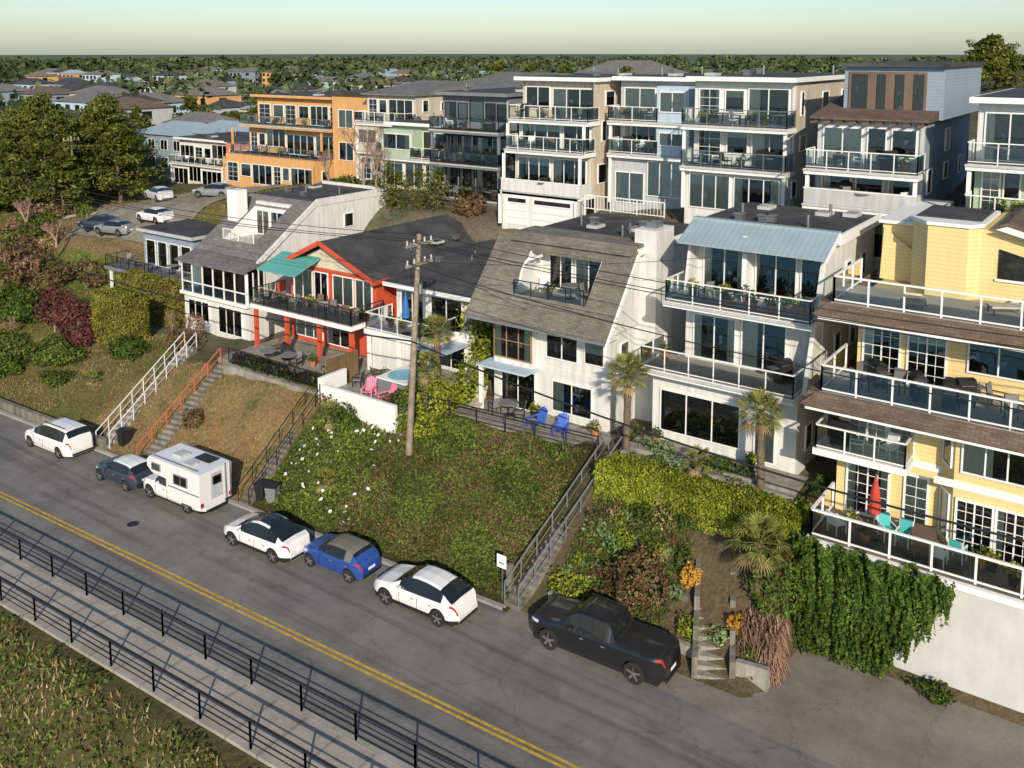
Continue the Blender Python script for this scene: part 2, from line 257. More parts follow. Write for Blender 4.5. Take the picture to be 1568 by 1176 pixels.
def win(g,f,pl,a0,a1,z0,z1,n=1,cur=None,grid=None,fm='trim',rows=0,part='windows',fw=.07):
    if f=='f': m=lambda a,o,z:(a,pl-o,z)
    elif f=='r': m=lambda a,o,z:(pl+o,a,z)
    else: m=f
    def bx(mat,aa,ab,o0,o1,za,zb,pt=part):
        q=[m(aa,o0,za),m(ab,o0,za),m(ab,o1,za),m(aa,o1,za),m(aa,o0,zb),m(ab,o0,zb),m(ab,o1,zb),m(aa,o1,zb)]
        g.add(pt,mat,q,[[3,2,1,0],[4,5,6,7],[0,1,5,4],[1,2,6,5],[2,3,7,6],[3,0,4,7]])
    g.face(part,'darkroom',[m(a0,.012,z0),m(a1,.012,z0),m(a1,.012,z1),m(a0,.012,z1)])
    w=(a1-a0)
    if cur is None: cur=random.choice(['n','n','s','s','f','b','l'])
    def cloth(x0,x1,za=z0,mat='curtain'):
        k=max(2,int((x1-x0)/.12)); xs=[x0+(x1-x0)*i/k for i in range(k+1)]
        for i in range(k): g.face(part,mat,[m(xs[i],.02+.02*(i%2),za),m(xs[i+1],.02+.02*((i+1)%2),za),m(xs[i+1],.02+.02*((i+1)%2),z1),m(xs[i],.02+.02*(i%2),z1)])
    if cur=='s': cloth(a0,a0+w*.18); cloth(a1-w*.18,a1)
    if cur=='l': cloth(a0,a0+w*R(.25,.45))
    if cur=='f': cloth(a0,a1)
    if cur=='b': cloth(a0,a1,z0+(z1-z0)*R(.35,.8),'blind')
    if cur in 'nsl' and w>1: # things inside the room seen through the pane
        for i in range(int(w*1.5)):
            u=R(a0+.1,a1-.3); v=R(z0,z0+(z1-z0)*.55); g.face(part,random.choice(['wood','greycloth','curtain','greywall','beige','leaf']),[m(u,.016,v),m(u+R(.12,.3),.016,v),m(u+R(.12,.28),.016,v+R(.12,.45)),m(u,.016,v+R(.12,.4))])
    g.face(part+'_glass','window_glass',[m(a0,.055,z0),m(a1,.055,z0),m(a1,.055,z1),m(a0,.055,z1)])
    for x in (a0-fw,a1): bx(fm,x,x+fw,0,.09,z0-fw,z1+fw)
    for z in (z0-fw,z1): bx(fm,a0,a1,0,.088,z,z+fw)
    for i in range(1,n): x=a0+w*i/n; bx(fm,x-.03,x+.03,.05,.08,z0,z1)
    if rows: 
        for i in range(1,rows): z=z0+(z1-z0)*i/rows; bx(fm,a0,a1,.05,.075,z-.02,z+.02)
    if grid:
        gx,gz=grid
        for k in range(n):
            for i in range(1,gx): x=a0+w*(k+i/gx)/n; bx(fm,x-.013,x+.013,.05,.07,z0,z1)
        for i in range(1,gz): z=z0+(z1-z0)*i/gz; bx(fm,a0,a1,.05,.068,z-.013,z+.013)
# ---------------------------------------------------------------- furniture prototypes
class Pr: pass
PR={}
def proto(name,build):
    g=G(name); build(g); o=g.done(True); p=Pr(); p.data=o.data; bpy.data.objects.remove(o); PR[name]=p
def put(kind,x,y,z,rot=None,sc=1,name=None): return place(PR[kind],name or kind,(x,y,z),R(0,6.28) if rot is None else rot,sc)
def b_chair(cm,fm):
    def f(g):
        for x in(-.25,.25):
            for y in(-.25,.25): g.beam('c',fm,(x,y,0),(x,y,.62 if y<0 else .42),.04,.04)
            g.beam('c',fm,(x,-.27,.62),(x,.25,.62),.05,.03); g.beam('c',fm,(x,.25,.4),(x,.36,.95),.04,.04)
        g.box('c',cm,-.25,.25,-.26,.26,.4,.46); g.prism('c',cm,[(.22,.46),(.28,.46),(.38,.95),(.32,.95)],'x',-.24,.24)
    return f
proto('patio_chair',b_chair('greycloth','black')); proto('teal_chair',b_chair('tealcloth','trim')); proto('wicker_chair',b_chair('deckbrown','deckbrown')); proto('white_chair',b_chair('trim','trim'))
def b_adi(mt):
    def f(g):
        for x in(-.3,.3):
            g.beam('c',mt,(x,-.38,0),(x,-.38,.5),.08,.04); g.beam('c',mt,(x,.3,0),(x,.3,.52),.08,.04); g.box('c',mt,x-.07,x+.07,-.45,.4,.52,.55)
        g.prism('c',mt,[(-.42,.36),(.3,.2),(.3,.24),(-.42,.4)],'x',-.27,.27)
        for i in range(5):
            x=-.24+i*.12; t=.98-abs(i-2)*.06; g.prism('c',mt,[(.22,.2),(.26,.2),(.55,t+.05),(.51,t+.05)],'x',x-.05,x+.05)
    return f
proto('blue_adirondack_chair',b_adi('blueplastic')); proto('pink_adirondack_chair',b_adi('pinkplastic'))
def b_table(g):
    g.cyl('t','greycloth',(0,0,.7),(0,0,.74),.55,n=20); g.cyl('t','black',(0,0,0),(0,0,.7),.04); g.cyl('t','black',(0,0,0),(0,0,.04),.28,n=12)
proto('patio_table',b_table)
def b_rtable(g):
    g.box('t','deckbrown',-.85,.85,-.45,.45,.7,.75)
    for x in(-.75,.75):
        for y in(-.38,.38): g.beam('t','deckbrown',(x,y,0),(x,y,.7),.06,.06)
proto('dining_table',b_rtable)
def b_bbq(g):
    g.box('b','black',-.35,.35,-.25,.25,.15,.8); g.box('b','steel',-.75,-.36,-.22,.22,.76,.8); g.box('b','steel',.36,.75,-.22,.22,.76,.8)
    g.prism('b','black',[(-.25,.8),(.25,.8),(.25,.98),(.12,1.12),(-.12,1.12),(-.25,.98)],'x',-.35,.35); g.beam('b','steel',(-.25,-.29,.9),(.25,-.29,.9),.03,.03)
    for x in(-.3,.3): g.cyl('b','tyre',(x-.03,.15,.1),(x+.03,.15,.1),.1); g.beam('b','black',(x,-.2,0),(x,-.2,.2),.05,.05)
proto('barbecue',b_bbq)
def b_lounge(g):
    g.box('l','beige',-.32,.32,-.95,.35,.3,.38); g.prism('l','beige',[(.35,.32),(.4,.38),(.95,.8),(.92,.88),(.35,.4)],'x',-.32,.32)
    for x in(-.28,.28):
        for y in(-.85,.3): g.beam('l','deckbrown',(x,y,0),(x,y,.3),.05,.05)
proto('lounge_chair',b_lounge)
def b_bin(mt):
    def f(g):
        g.add('b',mt,[(-.22,-.26,.06),(.22,-.26,.06),(.22,.26,.06),(-.22,.26,.06),(-.3,-.34,.95),(.3,-.34,.95),(.3,.34,.95),(-.3,.34,.95)],[[3,2,1,0],[0,1,5,4],[1,2,6,5],[2,3,7,6],[3,0,4,7]])
        g.prism('b','black',[(-.38,.95),(.36,.95),(.36,1.02),(0,1.08),(-.38,1.0)],'x',-.32,.32); g.cyl('b','tyre',(-.26,.28,.1),(.26,.28,.1),.1,n=12); g.beam('b','black',(-.25,.4,.98),(.25,.4,.98),.04,.04)
    return f
proto('wheelie_bin',b_bin('black')); proto('grey_wheelie_bin',b_bin('cargrey'))
def b_pot(lm,kind=0):
    def f(g):
        g.cyl('p','terracotta' if kind!=2 else 'black',(0,0,0),(0,0,.4),.15,.22,n=12)
        n=90; th=rng.uniform(0,6.28,n); u=rng.uniform(0,1,n)**.5*.33; z=.42+rng.uniform(0,1,n)*.6*(1-u/.5)
        P=np.stack([np.cos(th)*u,np.sin(th)*u,z],1); N=np.stack([np.cos(th),np.sin(th),np.ones(n)],1); V=leafV(P,N,.09)
        for q in V: g.face('p',lm,[tuple(a) for a in q])
    return f
proto('potted_plant',b_pot('leaf')); proto('potted_shrub',b_pot('hedge_leaf',2)); proto('potted_grass',b_pot('palm_leaf',0))
def clutter(x0,x1,y0,y1,z,n=6,kinds=None):
    kinds=kinds or ['patio_chair','patio_chair','wicker_chair','potted_plant','potted_shrub','potted_grass','patio_table','barbecue','white_chair']
    for i in range(n):
        k=random.choice(kinds); x=x0+(x1-x0)*(i+R(.2,.8))/n; put(k,x,R(y0+.35,max(y0+.4,y1-.4)),z)
# ---------------------------------------------------------------- houses
def roof_vents(g,x0,x1,y0,y1,z,n=4):
    for i in range(n):
        x=R(x0+.5,x1-.5);y=R(y0+.5,y1-.5)
        if i%3==1: g.box('roof_vents','steel',x-.2,x+.2,y-.2,y+.2,z,z+.3); g.box('roof_vents','steel',x-.27,x+.27,y-.27,y+.27,z+.3,z+.36)
        elif i%3==2: g.box('roof_vents','lightgrey',x-.35,x+.35,y-.5,y+.5,z,z+.18); g.face('roof_vents','carglass',[(x-.28,y-.43,z+.184),(x+.28,y-.43,z+.184),(x+.28,y+.43,z+.184),(x-.28,y+.43,z+.184)])
        else: g.cyl('roof_vents','steel',(x,y,z),(x,y,z+.6),.08)
def tiered(name,X0,X1,Y,Yb,zs,top,wall='white',side=None,trim='trim',rs='glass',rmat='trim',setb=1.7,bays=None,garage=False,roof='tar',step=0,cl=3,posts=True,over=.3,slope=None,deckm='deck',solid=None,bump=None,acc=None,fm='trim'):
    side=side or wall; g=G(name,((X0+X1)/2,Y,zs[0]),world=True); n=len(zs); zz=list(zs)+[top]; acc=acc or wall; bump=bump or {}
    for i in range(n):
        z0,z1=zz[i],zz[i+1]; yw=Y+(0.5 if (i==0) else setb+step*i); a,b=(X0,X1); wl=acc if i%2 else wall
        g.box('walls',wl,a,b,yw,Yb,z0-(4 if i==0 else 0),z1)
        bp=bump.get(i); da,db=a,b
        if bp:
            pa,pb=a+(b-a)*bp[0],a+(b-a)*bp[1]; dyb=Y+step*i+.25; g.box('walls',acc,pa,pb,dyb,yw-.003,z0,z1-.33); win(g,'f',dyb,pa+.3,pb-.3,z0+.75,z1-.75,2,fm=fm)
            if bp[0]<.1: da=pb
            elif bp[1]>.9: db=pa
        if i>0:
            dy=Y+step*i; g.box('decks',trim,a-.15,b+.15,dy,yw-.002,z0-.32,z0-.03); g.box('decks',deckm,a-.1,b+.1,dy+.05,yw-.004,z0-.03,z0)
            g.box('gutter','lightgrey',a-.18,b+.18,dy-.06,dy-.002,z0-.14,z0-.04)
            sld=solid and i in solid
            if sld: g.box('parapet',wall,a-.1,b+.1,dy+.02,dy+.14,z0,z0+.8); g.box('parapet',trim,a-.14,b+.14,dy-.0,dy+.17,z0+.8,z0+.86); g.box('parapet',wall,b-.02,b+.1,dy+.14,yw,z0,z0+.8)
            else: rail(g,[(da-.1,yw-.1,z0),(da-.1,dy+.08,z0),(db+.1,dy+.08,z0),(db+.1,yw-.1,z0)],1.0,rs,rmat,R(1.1,1.7))
            clutter(da+.4,db-.4,dy,yw,z0,cl+random.choice([1,2,3]))
        if posts and i<n-1:
            for x in (a,b): g.box('posts',trim,x-.09,x+.09,Y+.15+step*i,Y+.33+step*i,z0,z1-.32)
        g.box('downpipe','lightgrey',b-.18,b-.1,yw-.09,yw-.01,z0,z1-.33)
        k=bays or max(2,int((b-a)/2.6)); ws=[R(.6,1.4) for _ in range(k)]; sc=(b-a-.4)/sum(ws); u=a+.2
        for j in range(k):
            w=ws[j]*sc; u0=u+.18; u1=u+w-.18; u+=w
            if garage and i==0:
                g.box('garage_doors','trim',u0,u1,yw-.05,yw,z0,z0+2.1)
                for q in range(1,4): g.box('garage_doors','lightgrey',u0+.05,u1-.05,yw-.06,yw-.05,z0+q*.52-.03,z0+q*.52)
                g.box('garage_doors','darkroom',u0+.2,u1-.2,yw-.055,yw-.05,z0+1.65,z0+1.95)
            else:
                t=random.random(); nn=max(1,round((u1-u0)/1.0))
                if u1-u0<1.0: win(g,'f',yw,u0,u1,z0+R(.1,.9),z0+2.15,1,fm=fm)
                elif t<.5: win(g,'f',yw,u0,u1,z0+.1,min(z1-.4,z0+R(2.1,2.35)),nn,fm=fm)
                elif t<.75: win(g,'f',yw,u0,u1,z0+R(.6,.9),z1-.5,nn,fm=fm)
                else: win(g,'f',yw,u0,u0+(u1-u0)*.45,z0+.08,z0+2.15,1,fm=fm,grid=(2,4)); win(g,'f',yw,u0+(u1-u0)*.6,u1,z0+.8,z0+2.1,1,fm=fm)
        for q in range(3):
            yy=yw+1.0+q*(Yb-yw)/3; ww=R(.5,1.3)
            if random.random()<.75: win(g,'r',b,yy,yy+ww,z0+R(.6,1.1),z0+R(1.8,2.2),1)
    yt=Y+setb+step*(n-1)
    if slope:
        g.prism('roof',roof,[(yt-over-.3,top),(yt-over-.3,top+.12),(Yb+.3,top+slope),(Yb+.3,top)],'x',X0-.3,X1+.3)
    else:
        g.box('roof_trim',trim,X0-over,X1+over,yt-over-.5,Yb+over,top,top+.28); g.box('roof',roof,X0-over+.2,X1+over-.2,yt-over-.3,Yb+over-.2,top+.2,top+.3); roof_vents(g,X0,X1,yt,Yb,top+.3,5)
    return g
def side_wall(g,mat,X1,y0,y1,z0,z1): g.box('side_wall',mat,X1,X1+.008,y0,y1,z0,z1)
tiered('pink_white_house',-118,-106.5,80,92,[5.3,8.4],11.6,'white',bays=3,rmat='trim').done()
g=G('salmon_house',(-104,80,5),world=True); g.box('walls','salmon',-106.4,-99.5,81,91,3,11.8); g.box('walls','white',-106.4,-99.4,80.9,81,5,7.9); g.box('roof','tar',-106.6,-99.3,80.8,91.2,11.8,12.05); win(g,'f',81,-105.5,-103.5,8.9,10.8,2); win(g,'f',81,-102.7,-100.6,8.9,10.8,2); g.box('garage_door','lightgrey',-105.5,-101.5,80.85,80.9,5,7.5); g.done()
tiered('orange_terraced_house',-87.5,-73,66,80,[9.6,12.7,15.9],18.9,'orange',trim='orange',rmat='steel',bays=4,step=1.3,cl=5,setb=2.6,deckm='beige').done()
g=G('orange_annex_house',(-70,68,10),world=True); g.box('walls','orange',-72.8,-65.5,69,82,8,19.6); g.box('roof','tar',-73.1,-65.2,68.6,82.4,19.6,19.9); win(g,'f',69,-71.8,-69.8,12.8,14.6,2); win(g,'f',69,-71.8,-69.8,16.2,18,2); win(g,'f',69,-68.8,-66.2,16.2,18,2); win(g,'r',-65.5,71,73,16,17.6,2); win(g,'r',-65.5,71,73,12.6,14,2); g.done()
tiered('flat_roof_house',-103,-92,86,96,[9,12.4],15.6,'lightgrey',bays=3).done()
tiered('beige_house',-66.5,-60,66,76,[11.5,14.4,17.2],19.8,'beige',bays=2,cl=2,slope=1.2,roof='shingle_grey',bump={1:(0,.45)}).done()
tiered('green_cream_house',-59.4,-51.8,62,73,[11.9,14.6],17.4,'cream',bays=3,cl=2,acc='green_wall',bump={1:(.0,.5)}).done()
tiered('grey_gabled_house',-62,-54.5,74,84,[15,17.6],20.2,'lightgrey',bays=3,cl=2,slope=1.6,roof='shingle_grey').done()
tiered('dark_terraced_house',-51.6,-44.6,60,72,[9.2,12,14.8,17.6],20.4,'darkwall',trim='greywall',rmat='black',bays=3,cl=3,deckm='deckbrown',fm='black',acc='greywall').done()
g=tiered('cream_garage_house',-40.8,-34.2,55,68,[11.4,13.9,16.9,19.1],21.9,'white',side='cream',bays=2,garage=True,cl=3,step=.5,solid=[1],acc='cream')
side_wall(g,'beige',-34.2,57.5,68,11,21.9); g.done()
tiered('grey_balcony_house',-33.2,-27.2,58,70,[13.3,16.9,19.2],22,'lightgrey',bays=2,cl=3,bump={1:(.6,1),2:(.6,1)},acc='paleblue').done()
g=tiered('large_white_house',-25.6,-19.1,54,68,[14.2,16.9,19.5],22.2,'white',bays=2,cl=5,rmat='steel'); side_wall(g,'beige',-19.1,56,68,13,22.2); g.done()
g=tiered('grey_terrace_house',-16.4,-10.9,50,64,[13.2,15.9,17.8],20.4,'lightgrey',bays=3,cl=3,roof='shingle_brown',slope=2.2,solid=[1]); 
for i in range(9): g.box('pergola','deckbrown',-16.4+i*.68,-16.3+i*.68,50.3,52.3,20.2,20.32)
g.box('upper_storey','greyblue',-15.6,-10.4,53.5,64,20.4,23.2); win(g,'f',53.5,-15.2,-11.4,20.8,22.8,4,cur='n',fm='deckbrown',fw=.12)
for i in range(3): g.box('upper_storey','deckbrown',-14.3+i*.95,-14.2+i*.95+.35,53.38,53.41,20.8,22.8)
g.box('roof','tar',-15.9,-10.2,53.1,64.3,23.2,23.4); side_wall(g,'greyblue',-10.9,52,64,13,20.4); g.done()
tiered('white_balcony_house',-8.1,2,48,62,[13.6,16.3,18.8],21.6,'white',bays=5,cl=5,acc='green_wall').done()
def simple_house(name,x,y,w,d,h,wall,roof,lite=False):
    z=tz(x,y); g=G(name,(x,y,z),world=True); g.box('walls',wall,x-w/2,x+w/2,y-d/2,y+d/2,z-2,z+h)
    a=[(x-w/2-.4,y-d/2-.4,z+h),(x+w/2+.4,y-d/2-.4,z+h),(x+w/2+.4,y+d/2+.4,z+h),(x-w/2-.4,y+d/2+.4,z+h)]; r0=(x-w/4,y,z+h+1.8); r1=(x+w/4,y,z+h+1.8)
    g.add('roof',roof,a+[r0,r1],[[0,1,5,4],[2,3,4,5],[1,2,5],[3,0,4],[3,2,1,0]])
    for lv in range(int(h//2.8)):
        k=int(w//3)
        for j in range(k):
            xa=x-w/2+.5+j*w/k
            if lite: g.box('windows','carglass',xa,xa+1.7,y-d/2-.03,y-d/2,z+.7+lv*2.8,z+2.2+lv*2.8)
            else: win(g,'f',y-d/2,xa,xa+1.7,z+.7+lv*2.8,z+2.2+lv*2.8,2)
        if lite: g.box('windows','carglass',x+w/2,x+w/2+.03,y-1.5,y+.5,z+.8+lv*2.8,z+2.2+lv*2.8)
        else: win(g,'r',x+w/2,y-1.5,y+.5,z+.8+lv*2.8,z+2.2+lv*2.8,2)
    g.done()
cols=['white','cream','lightgrey','beige','greyblue','paleblue','greywall','orange']; rf=['shingle_grey','shingle','tar','shingle_brown','metalroof']
for i in range(30):
    x=R(-150,-60); y=R(92,128); simple_house('distant_house',x,y,R(9,14),R(8,11),random.choice([3,5.8,5.8]),random.choice(cols),random.choice(rf))
for i in range(110):
    a=R(.6,1.25); d=R(160,620); x=-math.sin(a)*d; y=math.cos(a)*d
    if y<70: continue
    simple_house('distant_house',x,y,R(10,16),R(8,12),random.choice([5.8,8.4]),random.choice(cols),random.choice(rf),True)
# --- A
g=G('grey_blue_house',(-73,49,2.5),world=True)
g.box('walls','greyblue',-76.8,-69.3,49,59,0,7.8); g.box('roof_trim','lightgrey',-77.2,-68.9,48.5,59.4,7.8,8.05); g.box('roof','tar',-77,-69.1,48.7,59.2,8.02,8.1); g.box('chimney','lightgrey',-72,-70.5,55,56.4,8.1,9.9)
g.box('deck','greywall',-79.5,-69.5,46.6,48.998,4.3,4.6); rail(g,[(-79.4,49,4.6),(-79.4,46.7,4.6),(-69.6,46.7,4.6),(-69.6,49,4.6)],1,'bars','black',1.3,pick=.2); g.box('deck_posts','trim',-79,-78.8,46.8,47,0,4.3); g.box('deck_posts','trim',-70.2,-70,46.8,47,0,4.3)
for i in range(4): win(g,'f',49,-76.3+i*1.75,-75+i*1.75,4.8,7,1)
win(g,'r',-69.3,50.5,51.6,5.2,7,1); win(g,'r',-69.3,53,54.5,5.4,6.8,2); g.done(); clutter(-79,-70,46.8,48.9,4.6,4,['patio_chair','patio_table'])
# --- B
def inset(g,mat,xa,xb,ya,za,yb,zb,ox0,ox1,oz0,oz1,back,th=.18):
    yy=lambda z: ya+(z-za)*(yb-ya)/(zb-za)
    def sl(a,b,z0,z1): g.prism('roof',mat,[(yy(z0),z0),(yy(z1),z1),(yy(z1)-.02,z1+th),(yy(z0)-.02,z0+th)],'x',a,b)
    sl(xa,ox0,za,zb); sl(ox1,xb,za,zb); sl(ox0+.002,ox1-.002,za,oz0); sl(ox0+.002,ox1-.002,oz1,zb)
    g.box('loggia','deck',ox0,ox1,yy(oz0)-.0,back,oz0-.05,oz0+.02); g.box('loggia','white',ox0,ox1,back-.05,back+.1,oz0+.02,oz1+.1)
    for x in (ox0,ox1): g.prism('loggia','trim',[(yy(oz0)-.05,oz0),(back,oz0),(back,oz1+.1),(yy(oz1)-.05,oz1+.1)],'x',x-.06,x+.06)
    return yy
g=G('white_shed_roof_house',(-57.6,43,3.2),world=True); x0,x1=-61.4,-53.8
g.box('walls','white',x0,x1,42.4,57,1.5,5.8); g.box('walls','white',x0,x1,44,57,5.8,8.7)
g.box('sunroom','trim',x0-.15,x1+.1,42.1,44,5.7,5.95)
for i in range(7): x=x0+.05+i*(x1-x0-.1)/6; g.box('sunroom','trim',x-.05,x+.05,42.2,42.3,5.95,8.2)
g.box('sunroom','trim',x0,x1,42.18,42.32,8.15,8.3); g.box('sunroom','trim',x0,x1,42.18,42.32,6.7,6.78); g.face('sunroom_glass','window_glass',[(x0,42.25,5.95),(x1,42.25,5.95),(x1,42.25,8.2),(x0,42.25,8.2)])
for i in range(4): y=42.3+i*.5; g.box('sunroom','trim',x1,x1+.08,y,y+.06,5.95,8.2)
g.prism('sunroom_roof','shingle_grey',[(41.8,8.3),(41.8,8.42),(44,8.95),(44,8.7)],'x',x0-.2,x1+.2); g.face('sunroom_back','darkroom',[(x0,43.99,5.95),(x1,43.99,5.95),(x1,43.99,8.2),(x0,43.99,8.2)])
win(g,'f',42.4,x0+.6,x0+3,3.9,5.3,3); win(g,'f',42.4,x0+4.2,x0+6.8,3.4,5.3,3)
g2y=inset(g,'shingle_grey',x0-.4,x1-.15,43.5,8.55,49.2,12.35,-59.9,-56.1,9.5,11.7,48.2)
rail(g,[(-59.8,g2y(9.5)+.02,9.55),(-56.2,g2y(9.5)+.02,9.55)],.95,'bars','trim')
g.box('parapet','white',x1-.15,x1+.05,49.2,57.1,12.2,12.75); g.prism('parapet','white',[(43.3,8.5),(49.2,12.3),(49.2,12.75),(43.3,8.9)],'x',x1-.15,x1+.05); g.box('roof','tar',x0-.3,x1-.15,49.2,57.2,12.2,12.45); g.box('parapet','white',x0-.3,x1-.15,57.0,57.2,12.45,12.7)
win(g,'r',x1,52,52.9,10.2,11.2,1); g.box('chimney','trim',-61.2,-60,46.5,47.5,9,13.2); roof_vents(g,x0,x1,50,56,12.45,5)
for a,b in ((x0,-59.96),(-56.04,x1)): g.prism('walls','white',[(44,8.7),(57,8.7),(57,12.2),(49.2,12.2)],'x',a,b)
g.box('walls','white',-59.96,-56.04,48.3,57,8.7,12.2); g.prism('walls','white',[(44,8.7),(48.3,8.7),(48.3,9.44),(45.1,9.44)],'x',-59.96,-56.04)
win(g,'f',48.15,-59.6,-58.2,9.65,11.5,2); win(g,'f',48.15,-57.9,-56.5,9.65,11.5,2); g.done()
# --- C
g=G('red_house',(-46,43,4),world=True); x0,x1=-49.9,-41.7; xr=-46.2
g.box('walls','red',x0,x1,43,55,2.5,9.5); g.prism('walls','cream',[(x0,9.5),(x1,9.5),(xr,11.1)],'y',43,55)
for sx,ex in ((x0-.5,xr),(x1+.5,xr)):
    zlow=9.35
    g.add('roof','tar',[(sx,42.3,zlow),(xr,42.3,11.35),(xr,55.6,11.35),(sx,55.6,zlow),(sx,42.3,zlow+.14),(xr,42.3,11.5),(xr,55.6,11.5),(sx,55.6,zlow+.14)],[[0,1,2,3],[4,5,6,7],[0,1,5,4],[3,2,6,7],[0,3,7,4]])
    g.beam('fascia','red',(sx,42.24,zlow+.03),(xr,42.24,11.4),.08,.3); g.beam('fascia','red',(sx,42.2,zlow+.02),(sx,55.6,zlow+.02),.1,.26)
g.box('deck','trim',-50.6,-41,40,42.998,6.8,7.08); g.box('deck','deck',-50.5,-41.1,40.05,42.99,7.08,7.1); rail(g,[(-50.5,43,7.1),(-50.5,40.1,7.1),(-41.1,40.1,7.1),(-41.1,43,7.1)],1.05,'glass','black',1.2)
for x in(-50.4,-47.3,-44.2,-41.3): g.box('deck_posts','red',x-.12,x+.12,40.2,40.44,3.5,6.8)
for a,b in((-49.5,-47.7),(-47.4,-46.2),(-45.6,-43.8),(-43.5,-42.1)): win(g,'f',43,a,b,7.25,9.15,2)
win(g,'f',43,-49.3,-46.8,4.5,6.3,3); win(g,'f',43,-46.2,-43.9,4.4,6.4,2); g.prism('awning','teal',[(40.6,9.3),(40.6,9.36),(43,10.2),(43,10.1)],'x',-50.6,-46.8)
for x in(-50.5,-46.9): g.beam('awning_frame','trim',(x,40.7,7.1),(x,40.7,9.3),.06,.06)
win(g,'r',x1,45,46.2,7.6,9,1); win(g,'r',x1,49,50.2,7.6,9,1); g.box('patio','concrete',-50.5,-40.3,37.2,43,3.7,4.12); roof_vents(g,-45,-42,46,54,10.4,3); g.done()
clutter(-50,-41.5,40.1,42.9,7.1,11,['patio_chair','patio_chair','patio_table','wicker_chair','potted_shrub']); clutter(-48.5,-41,38,40.5,4.12,9,['patio_chair','patio_table','barbecue','potted_plant','wicker_chair'])
# --- D
g=G('blue_white_cottage',(-37.5,43.5,4.4),world=True)
g.box('walls','white',-40.4,-34.2,43.5,54,3,9.4); g.prism('roof','tar',[(42.7,9.35),(42.7,9.5),(48,10.6),(54.5,10.3),(54.5,9.4)],'x',-40.8,-31.4); g.box('walls','paleblue',-34.2,-31.6,45,54,3,9.4)
g.box('fascia','trim',-40.8,-31.4,42.62,42.7,9.25,9.5); g.box('deck','trim',-40.9,-35.4,41,43.498,6.5,6.8); rail(g,[(-40.8,43.5,6.8),(-40.8,41.1,6.8),(-35.5,41.1,6.8),(-35.5,43.5,6.8)],1.05,'glass','trim',1.3)
for x in(-40.7,-38.2,-35.6): g.box('deck_posts','trim',x-.1,x+.1,41.15,41.35,3.5,6.5)
win(g,'f',43.5,-39.9,-38.1,6.95,8.9,2); win(g,'f',43.5,-37.4,-35,6.95,8.9,2); win(g,'f',43.5,-39.9,-37.5,4.6,6.3,2); win(g,'f',43.5,-36.9,-34.8,4.6,6.3,2)
win(g,'r',-34.2,43.8,44.7,7,8.6,1); g.box('lower_wall','white',-40.6,-37.4,41.4,41.5,4.2,6.5); g.box('terrace','concrete',-39.4,-33.6,36.1,43.4,2,4.4); roof_vents(g,-40,-33,44,50,10.2,4)
g.box('terrace_wall','trim',-39.5,-33.6,35.9,36.1,3,5.0); g.box('terrace_wall','trim',-39.6,-39.4,35.9,38,3,5.35); g.box('patio_canopy','paleblue',-36.6,-34.3,40.9,43.4,6.3,6.36); g.done()
g=G('hot_tub',(-36,39.3,4.4)); g.box('shell','greywall',-1.1,1.1,-1.1,1.1,0,.8); g.prism('rim','trim',[(-1.15,-1.15),(1.15,-1.15),(1.15,1.15),(-1.15,1.15)],'z',.8,.88); g.cyl('water','tubwater',(0,0,.88),(0,0,.9),.95,n=24); g.done()
g=G('wooden_fence',(-40.2,38.5,4)); 
for i in range(9): g.box('boards','wood',-.05,.0,i*.3-1.4,i*.3-1.13,0,1.9)
g.done()
put('pink_adirondack_chair',-36.9,37.3,4.4,.4); put('pink_adirondack_chair',-35.4,37.2,4.4,-.3); clutter(-40.3,-36,41.2,43.2,6.8,4); clutter(-39,-37.4,37,40,4.4,3,['potted_plant','patio_chair'])
def umbrella(name,x,y,z,mat,h=2.6):
    g=G(name,(x,y,z)); g.cyl('pole','steel',(0,0,0),(0,0,h+.1),.025); g.cyl('base','black',(0,0,0),(0,0,.08),.28,n=12)
    g.cyl('canopy',mat,(0,0,h*.42),(0,0,h*.75),.26,.18,n=10,sm=False); g.cyl('canopy',mat,(0,0,h*.75),(0,0,h),.18,.03,n=10,sm=False); g.done()
umbrella('blue_patio_umbrella',-37.9,41.6,6.8,'bluecloth'); umbrella('patio_umbrella',-9,37.4,4.63,'redcloth',2.6)
# --- E
g=G('mansard_roof_house',(-27,41,4.3),world=True); x0,x1=-30.7,-23.2
g.box('walls','white',x0,x1,41,51,3,9.6); g.box('walls','white',x0-.02,x1+.3,40.96,41,6.75,7.1)
for a,b in((x0,-29.06),(-24.34,x1+.25)): g.prism('walls','white',[(40.5,9.6),(51,9.6),(51,13.5),(43.2,13.5)],'x',a,b)
g.box('walls','white',-29.06,-24.34,43.3,51,9.6,13.5); g.box('walls','white',-29.06,-24.34,40.8,43.3,9.6,10.7)
yE=inset(g,'shingle',-31.5,-22.6,39.4,9.55,42.7,13.55,-29,-24.4,10.8,12.95,43.2,.2)
g.prism('roof','shingle',[(-31.5,9.55),(-31.3,9.75),(-30.3,13.75),(-30.5,13.55)],'y',42.7,51.3); g.prism('roof_trim','trim',[(39.35,9.5),(39.55,9.5),(42.8,13.45),(42.6,13.55)],'x',-22.6,-22.5); g.box('soffit','trim',-31.4,-22.7,39.45,41,9.5,9.56); g.box('gutter','greywall',-31.5,-22.6,39.26,39.36,9.52,9.66)
g.box('roof','tar',-30.5,-22.7,42.72,51.4,13.5,13.74); g.box('roof_trim','trim',-22.7,-22.55,42.75,51.4,13.45,13.8); g.prism('roof','shingle',[(42.2,13.5),(42.75,13.95),(44.6,13.95),(44.8,13.7)],'x',-30.4,-22.75); roof_vents(g,-30,-24,45,50,13.74,7)
